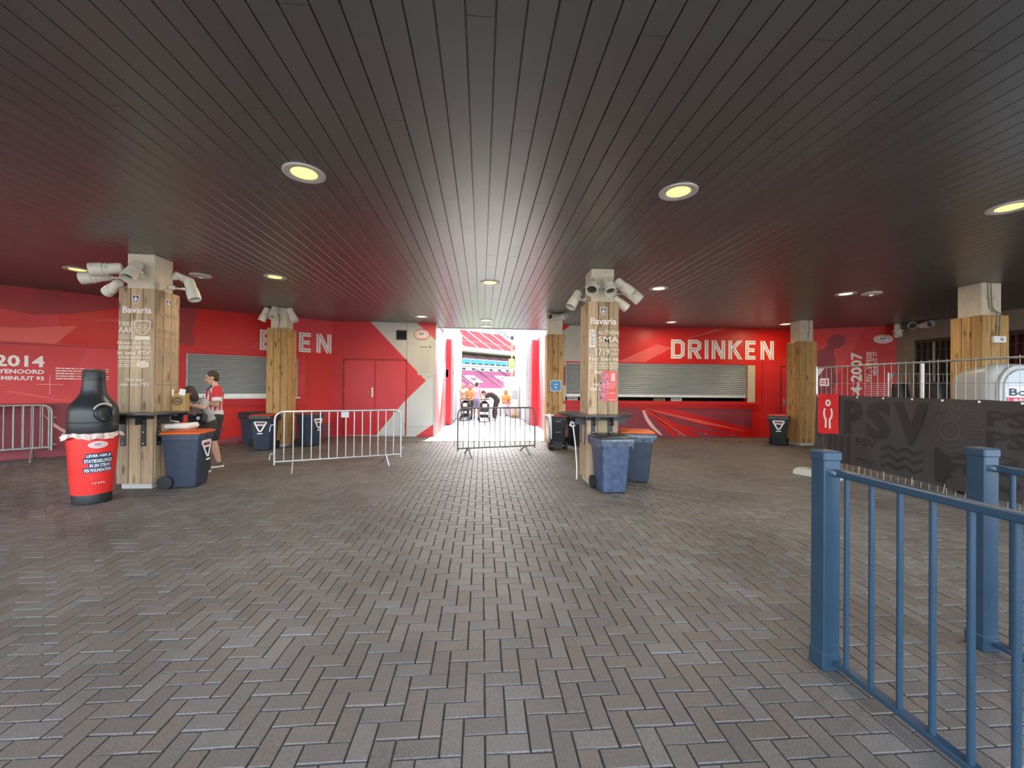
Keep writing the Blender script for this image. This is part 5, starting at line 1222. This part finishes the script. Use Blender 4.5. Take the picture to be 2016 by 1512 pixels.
def person(name_label, loc, rz, pose, s=1., voxel=.012, head_fw=(0, -1, 0), head_up=(0, 0, 1), skin='skin', hair='hair', long_hair=False, top='greytee', top2=None, sleeves=True, shorts='shorts', legs_long=False, toe=(0, -1, 0), hand_dir=(0, -.6, -.8), skirt=False, shoes='shoe', build=1.):
    J = {k: Vector(v) for k, v in BASE.items()}
    for k, v in pose.items(): J[k] = Vector(v)
    t = thing('person', name_label, 'person', loc, rz); t.scale = (s, s, s)
    b = MB(); hf = Vector(head_fw).normalized(); hu = Vector(head_up).normalized(); hr = hf.cross(hu).normalized(); hu = hr.cross(hf)
    H = J['head']; q = build
    b.cap(J['pelvis'], .125*q, J['waist'], .11*q, sx=1.15, sy=.85).cap(J['waist'], .115*q, J['chest'], .13*q, sx=1.15, sy=.85).cap(J['shl']*.8+J['chest']*.2, .075, J['shr']*.8+J['chest']*.2, .075)
    b.cap(J['chest'], .11, J['neck'], .055).cap(J['neck'], .055, H-hu*.06, .052)
    for c in 'lr':
        b.cap(J['sh'+c], .056*q, J['el'+c], .043).cap(J['el'+c], .044, J['wr'+c], .027).cap(J['hi'+c], .088*q, J['kn'+c], .058).cap(J['kn'+c], .059, J['kn'+c]*.55+J['an'+c]*.45, .055).cap(J['kn'+c]*.55+J['an'+c]*.45, .055, J['an'+c], .036)
        a = J['an'+c]; td = Vector(toe).normalized(); b.cap(a+Vector((0, 0, -.045)), .036, a+td*.13+Vector((0, 0, -.06)), .026)
        w = J['wr'+c]; hd = (Vector(hand_dir[c]) if isinstance(hand_dir, dict) else Vector(hand_dir)).normalized()
        sd = hd.cross(Vector((0, 0, 1))); sd = sd.normalized() if sd.length > .1 else Vector((1, 0, 0)); pn = sd.cross(hd)
        b.cap(w, .026, w+hd*.075, .03, sx=1., sy=1.)
        for k in range(4):
            o = w+hd*.07+sd*(k-1.5)*.02; l = (.034, .040, .038, .030)[k]
            b.cap(o, .0105, o+hd*l, .0095).cap(o+hd*l, .0095, o+hd*(l+.02)-pn*.022, .0085)
        b.cap(w+hd*.03+sd*.026, .012, w+hd*.065+sd*.05-pn*.012, .0105).cap(w+hd*.065+sd*.05-pn*.012, .0105, w+hd*.09+sd*.045-pn*.025, .009)
    hm = Matrix(((hr.x, hf.x, hu.x, H.x), (hr.y, hf.y, hu.y, H.y), (hr.z, hf.z, hu.z, H.z), (0, 0, 0, 1)))
    el = lambda c, r: (lambda vf: ([(c[0]+x*r[0], c[1]+y*r[1], c[2]+z*r[2]) for x, y, z in vf[0]], vf[1]))(capsule_vf((0, 0, -1e-3), 1, (0, 0, 1e-3), 1, n=16, m=6))
    b.add(el((0, -.005, .025), (.077, .095, .095)), hm).add(el((0, .022, -.045), (.058, .070, .072)), hm).add(el((0, .055, -.095), (.03, .03, .025)), hm)
    b.add(el((0, .098, -.012), (.012, .02, .026)), hm).add(el((0, .108, -.028), (.016, .015, .011)), hm).add(el((0, .084, .03), (.05, .014, .012)), hm)
    for sx in (-1, 1): b.add(el((sx*.078, -.005, -.01), (.012, .022, .032)), hm)
    body = fuse('body', b, M[skin], voxel, t)
    for sx in (-1, 1): MB().add(el((sx*.032, .083, .008), (.013, .010, .009)), hm).build('eye', M['eye'], t, True)
    MB().add(el((0, .086, -.058), (.024, .010, .008)), hm).build('mouth', M['lip'], t, True)
    hb = MB().add(el((0, -.016, .04), (.084, .096, .094)), hm)
    if long_hair:
        hb.add(el((0, -.07, -.05), (.075, .05, .13)), hm).add(el((0, -.075, -.16), (.06, .04, .10)), hm)
        for sx in (-1, 1): hb.add(el((sx*.07, -.02, -.05), (.022, .05, .10)), hm)
    else: hb.add(el((0, -.05, -.02), (.076, .055, .06)), hm)
    hb.build('hair', M[hair], t, True)
    if top:
        c = MB(); e = .022
        c.cap(J['pelvis']*.75+J['waist']*.25, .130*q+e, J['waist'], .115*q+e, sx=1.15, sy=.88).cap(J['waist'], .117*q+e, J['chest'], .13*q+e, sx=1.15, sy=.88).cap(J['chest'], .12*q+e, J['neck']*.75+J['chest']*.25, .07+e*.4)
        c.cap(J['shl']*.85+J['chest']*.15, .075+e*.7, J['shr']*.85+J['chest']*.15, .075+e*.7)
        o = fuse('shirt', c, M[top], voxel, t)
        if sleeves:
            for k in 'lr':
                m = MB().cap(J['sh'+k], .068+e*.5, J['sh'+k]*.4+J['el'+k]*.6, .062+e*.5); fuse('sleeve', m, M[top2 or top], voxel, t)
                if top2:
                    d = (J['el'+k]-J['sh'+k]).normalized(); p = J['sh'+k]*.28+J['el'+k]*.72
                    MB().tube([p-d*.05, p+d*.018], .079, 14).build('sleeve_hem', M['shirtwhite'], t, True)
    if shorts:
        c = MB(); e = .022; f_ = .98 if legs_long else .82
        c.cap(J['pelvis']+Vector((0, 0, .03)), .126*q+e, J['pelvis']+Vector((0, 0, -.05)), .128*q+e, sx=1.12, sy=.9)
        for k in 'lr':
            if legs_long: c.cap(J['hi'+k], .09*q+e, J['kn'+k], .062+e*.7).cap(J['kn'+k], .062+e*.7, J['an'+k], .045+e*.6)
            else: c.cap(J['hi'+k], .09*q+e, J['hi'+k]*.18+J['kn'+k]*.82, .078+e)
        fuse('trousers' if legs_long else 'shorts', c, M[shorts], voxel, t)
    for k in 'lr':
        a = J['an'+k]; td = Vector(toe).normalized(); z0 = a.z-.09
        c = MB().cap(Vector((a.x, a.y, z0+.055)), .047, Vector((a.x, a.y, z0+.045))+td*.15, .036).cap(a+Vector((0, 0, -.02)), .044, Vector((a.x, a.y, z0+.06))+td*.04, .044)
        sh_ = fuse('shoe', c, M[shoes], voxel*.8, t)
        sd = td.cross(Vector((0, 0, 1))); poly = []
        for i in range(20):
            g = 2*math.pi*i/20; l = .135*math.cos(g); wd = .046*math.sin(g)*(1.05 if math.cos(g) > 0 else .95)
            poly.append((a.x+td.x*(.055+l)+sd.x*wd, a.y+td.y*(.055+l)+sd.y*wd))
        MB().prism(poly, z0, z0+.026).build('shoe_sole', M['sole'], sh_)
    return t, J, hm
def stripe_wrap(parent, J, mat, angs, e, z0, z1, wd):
    """vertical jersey stripes standing just proud of the shirt, around the trunk"""
    m = MB()
    for a in angs:
        v = []; f = []; n = 10
        for i in range(n+1):
            z = z0+(z1-z0)*i/n; rx = (.142 if z < 1.15 else .152)*1.16+e; ry = (.142 if z < 1.15 else .152)*.88+e
            if z > 1.33: k = (z-1.33)/.13; rx *= 1-.12*k; ry *= 1-.28*k
            for q in (-1, 1):
                g = a+q*wd; v.append((rx*math.sin(g), -ry*math.cos(g), z))
        for i in range(n): f.append((2*i, 2*i+1, 2*i+3, 2*i+2))
        m.add((v, f))
    return m.build('shirt_stripe', M[mat], parent)
man, JM, _ = person('man in a red and white striped jersey and dark shorts, looking down at a phone', (-5.15, 8.42, 0), R(-52), dict(
    ell=(.25, .0, 1.14), wrl=(.10, -.25, 1.21), elr=(-.25, -.02, 1.14), wrr=(-.09, -.27, 1.20), head=(0, -.045, 1.63), hil=(.09, 0, .90), hir=(-.09, 0, .90), knl=(.12, -.03, .49), anl=(.13, .06, .09), knr=(-.12, -.04, .49), anr=(-.13, -.08, .09)),
    s=1.05, voxel=.0065, head_fw=(-.15, -1, -.18), hair='hair', top='shirtwhite', top2='shirtred', hand_dir={'l': (-.6, -.7, .15), 'r': (.6, -.7, .15)}, build=1.05)
stripe_wrap(man, JM, 'shirtred', [R(a) for a in (-150, -118, -85, -52, -17, 17, 52, 85, 118, 150)], .005, .98, 1.42, R(9))
MB().tube([(-.068, -.05, 1.475), (-.03, -.095, 1.435), (0, -.125, 1.405), (.03, -.095, 1.435), (.068, -.05, 1.475)], .010, 6).build('collar', M['navy'], man, True)
MB().prism([(-.06, 1.21), (.09, 1.21), (.09, 1.30), (-.06, 1.30)], 0, .004, mat=plane_mat((0, -.172, 0), (1, 0, 0), (0, -1, 0))).build('chest_print', M['navy'], man)
tp_ = thing('phone', 'dark phone held in the standing man\'s hands', 'phone', (-5.15, 8.42, 0), R(-52))
MB().box((0, -.375, 1.29), (.15, .012, .075), .004).build('phone_body', M['steel'], tp_); MB().box((0, -.367, 1.29), (.135, .004, .062)).build('phone_screen', M['lens'], tp_)
wom, JW, _ = person('woman with long dark hair in a grey top bending over the left standing table', (-5.03, 7.86, 0), R(-14), dict(
    pelvis=(0, .12, .90), waist=(0, .06, 1.04), chest=(0, -.06, 1.17), neck=(0, -.16, 1.30), head=(.0, -.25, 1.42), shl=(.16, -.11, 1.26), shr=(-.16, -.11, 1.26), ell=(.29, -.24, 1.18), wrl=(.12, -.38, 1.235), elr=(-.27, -.27, 1.20), wrr=(-.1, -.40, 1.235),
    hil=(.085, .12, .87), hir=(-.085, .12, .87)), s=1., voxel=.008, head_fw=(-.45, -.8, -.3), long_hair=True, top='greytee', shorts='brownk', legs_long=True, hand_dir={'l': (-.6, -.6, -.05), 'r': (.6, -.6, -.05)}, build=.9)
MB().tube([(.12, -.12, 1.345), (.03, -.21, 1.24), (-.08, -.16, 1.1), (-.2, .0, .98)], .012, 6).build('bag_strap', M['steel'], wom, True)
wb = thing('shoulder_bag', 'small black shoulder bag with a pale tag hanging below the table edge', 'bag', (-4.93, 7.60, .88))
MB().box((0, 0, .10), (.30, .11, .19), .03).build('bag_body', M['steel'], wb, True); MB().tube([(-.13, 0, .18), (-.18, -.02, .28), (-.22, -.06, .36), (-.16, -.05, .38), (0, 0, .30), (.13, 0, .18)], .008).build('bag_handle', M['steel'], wb); MB().lathe([(.03, 0), (.03, .006)], 12, mat=Matrix.Translation((.05, -.062, .12)) @ Matrix.Rotation(R(90), 4, 'X')).build('bag_tag', M['wwhite'], wb)
ct = thing('cream_tote', 'cream cloth bag lying on the orange lid of the left bin', 'bag', (-4.80, 6.95, .885))
v, f = box_vf((0, 0, .04), (.46, .24, .08), .03); MB().add(([(x+.03*math.sin(9*y), y+.02*math.sin(11*x), z*(1+.15*math.sin(8*x))) for x, y, z in v], f)).build('bag_cloth', M['cream'], ct, True)
MB().tube([(-.15, -.08, .1), (-.05, -.12, .13), (.08, -.1, .11)], .01).build('bag_handle', M['cream'], ct)
kb_ = thing('paper_bag', 'brown paper carrier bag with a dark oval mark standing on the left table', 'bag', (-4.80, 7.0, 1.16), R(4))
kb_.scale = (.84, .9, 1.0)
v = [(-.115, -.06, 0), (.115, -.06, 0), (.115, .06, 0), (-.115, .06, 0), (-.12, -.05, .30), (.115, -.055, .27), (.115, .055, .28), (-.12, .05, .31)]
MB().add((v, [(0, 3, 2, 1), (0, 1, 5, 4), (1, 2, 6, 5), (2, 3, 7, 6), (3, 0, 4, 7)])).build('bag_paper', M['kraft'], kb_)
MB().add(([(.0, -.066, .26), (.11, -.064, .24), (.12, -.058, .34), (.02, -.058, .355)], [(0, 1, 2, 3)])).build('receipt', M['paper'], kb_)
MB().add(([(-.12, -.058, .24), (-.09, -.06, .24), (-.085, -.056, .34), (-.115, -.056, .34)], [(0, 1, 2, 3)])).build('receipt', M['paper'], kb_)
km = plane_mat((-.02, -.061, .155), (1, 0, 0), (0, -1, .02)); s = MB().ribbon(ellipse(0, 0, .085, .058, 24), .013, .001, .003, True).bx(-.07, .07, -.006, .008, .001, .003).ribbon([(-.05, .025), (0, .04), (.05, .025)], .01, .001, .003).ribbon([(-.06, -.022), (.06, -.022)], .01, .001, .003)
s.build('printed_mark', M['brownk'], kb_, mat=km)
# people at the tunnel end
person('blond person in a peach top at the left of the group in the tunnel', (-.93, 20.8, 0), R(50), dict(elr=(-.2, -.2, 1.25), wrr=(-.1, -.33, 1.3)), s=.98, hair='hairb', top='peach', shorts='pink', legs_long=True, skin='skint', long_hair=True)
person('person with tanned arms and a dark shoulder bag, second from the left in the tunnel', (-.56, 20.1, 0), R(-30), dict(ell=(.24, -.1, 1.16), wrl=(.1, -.28, 1.1)), s=.94, hair='hairg', top='orangecl', shorts='brownk', legs_long=True, skin='skint', long_hair=True)
pk, _, _ = person('person in a pale pink shirt and violet shorts standing with back turned in the tunnel', (-.24, 20.5, 0), R(165), dict(ell=(.24, -.08, 1.15), wrl=(.2, -.25, 1.02)), s=1.02, hair='hair', top='pink', shorts='violet', skin='skint')
person('person in dark clothes bending forward over a stroller in the tunnel', (.58, 19.55, 0), R(-80), dict(
    pelvis=(0, .15, .90), waist=(0, .05, 1.06), chest=(0, -.14, 1.17), neck=(0, -.33, 1.20), head=(0, -.46, 1.22), shl=(.17, -.25, 1.19), shr=(-.17, -.25, 1.19), ell=(.2, -.36, .96), wrl=(.14, -.5, .82), elr=(-.2, -.36, .96), wrr=(-.14, -.5, .82), hil=(.09, .14, .88), hir=(-.09, .14, .88), knl=(.1, .06, .48), knr=(-.1, .04, .48), anl=(.1, .06, .09), anr=(-.1, .02, .09)),
    s=1.04, head_fw=(0, -.75, -.65), head_up=(0, -.6, .75), hair='hair', top='brownk', shorts='brownk', legs_long=True, shoes='sole')
sit, _, _ = person('person in bright orange sitting by the white partition in the tunnel', (1.30, 22.4, 0), R(20), dict(
    pelvis=(0, .1, .52), waist=(0, .08, .68), chest=(0, .02, .86), neck=(0, -.03, 1.05), head=(0, -.07, 1.21), shl=(.18, .0, .99), shr=(-.18, .0, .99), ell=(.23, -.1, .76), wrl=(.08, -.28, .72), elr=(-.23, -.1, .76), wrr=(-.08, -.28, .72),
    hil=(.1, .06, .50), hir=(-.1, .06, .50), knl=(.13, -.34, .50), knr=(-.13, -.34, .50), anl=(.13, -.36, .09), anr=(-.13, -.36, .09)), s=1.08, hair='hairg', top='orangecl', shorts='pink', legs_long=True, skin='skint', long_hair=True)
MB().add(capsule_vf((.2, .05, .55), .12, (.33, .1, .9), .09)).build('coat', M['pinkred'], sit, True)
bn = thing('bench', 'low white bench the person in orange sits on', 'bench', (1.27, 22.5, 0), R(20))
MB().bx(-.3, .3, -.15, .22, .36, .41, .01).build('bench_seat', M['wwhite'], bn)
for sx in (-1, 1): MB().bx(sx*.26-.02, sx*.26+.02, -.12, .2, 0, .36).build('bench_leg', M['zincd'], bn)
gt = thing('grey_bag', 'grey bag on the ground beside the seated person in the tunnel', 'bag', (.72, 22.3, 0))
v, f = box_vf((0, 0, .2), (.34, .2, .40), .06); MB().add(([(x*(1-.2*z), y, z) for x, y, z in v], f)).build('bag_body', M['pipe'], gt, True); MB().tube([(-.08, 0, .38), (0, 0, .47), (.08, 0, .38)], .01).build('bag_handle', M['steel'], gt)
def stroller(label, loc, rz, hood):
    t = thing('stroller', label, 'stroller', loc, rz, 'strollers in the tunnel')
    for sx in (-1, 1):
        MB().tube([(sx*.22, -.3, .1), (sx*.22, .05, .5), (sx*.22, .35, 1.0)], .016).tube([(sx*.22, .3, .1), (sx*.22, .05, .5)], .016).build('frame_tube', M['zincd'], t)
        for y in (-.3, .3):
            MB().lathe([(.03, -.02), (.085, -.022), (.1, -.012), (.1, .012), (.085, .022), (.03, .02)], 18, mat=Matrix.Translation((sx*.23, y, .1)) @ Matrix.Rotation(R(90), 4, 'Y')).build('wheel', M['rubber'], t, True)
    MB().tube([(-.22, .35, 1.0), (.22, .35, 1.0)], .02).build('handle_bar', M['rubber'], t)
    MB().tube([(-.22, -.3, .1), (.22, -.3, .1)], .012).tube([(-.22, .3, .1), (.22, .3, .1)], .012).build('axle', M['zincd'], t)
    v, f = box_vf((0, .02, .48), (.38, .5, .10), .04); MB().add((v, f)).box((0, .2, .66), (.38, .08, .36), .03).build('seat', M['brownk'], t, True)
    v = []; f = []
    for i in range(9):
        a = R(-15+i*16)
        for j in range(11):
            b = math.pi*j/10; v.append((.22*math.cos(b), .14-.27*math.sin(a)*math.sin(b)*1.0+.0, .68+.26*math.cos(a)*math.sin(b)))
    for i in range(8):
        for j in range(10): k = i*11+j; f.append((k, k+1, k+12, k+11))
    MB().add((v, f)).build('hood', M[hood], t, True)
    MB().box((0, .05, .24), (.36, .42, .14), .03).build('basket', M['rubber'], t, True)
    MB().box((0, .38, .72), (.2, .06, .16), .02).build('handle_bag', M['cream'], t, True)
    return t
stroller('dark stroller with a cluttered black hood, left in the tunnel', (-.72, 19.55, 0), R(175), 'rubber')
stroller('brown hooded stroller standing middle in the tunnel, nearest the barrier', (.12, 18.9, 0), R(185), 'brownk')
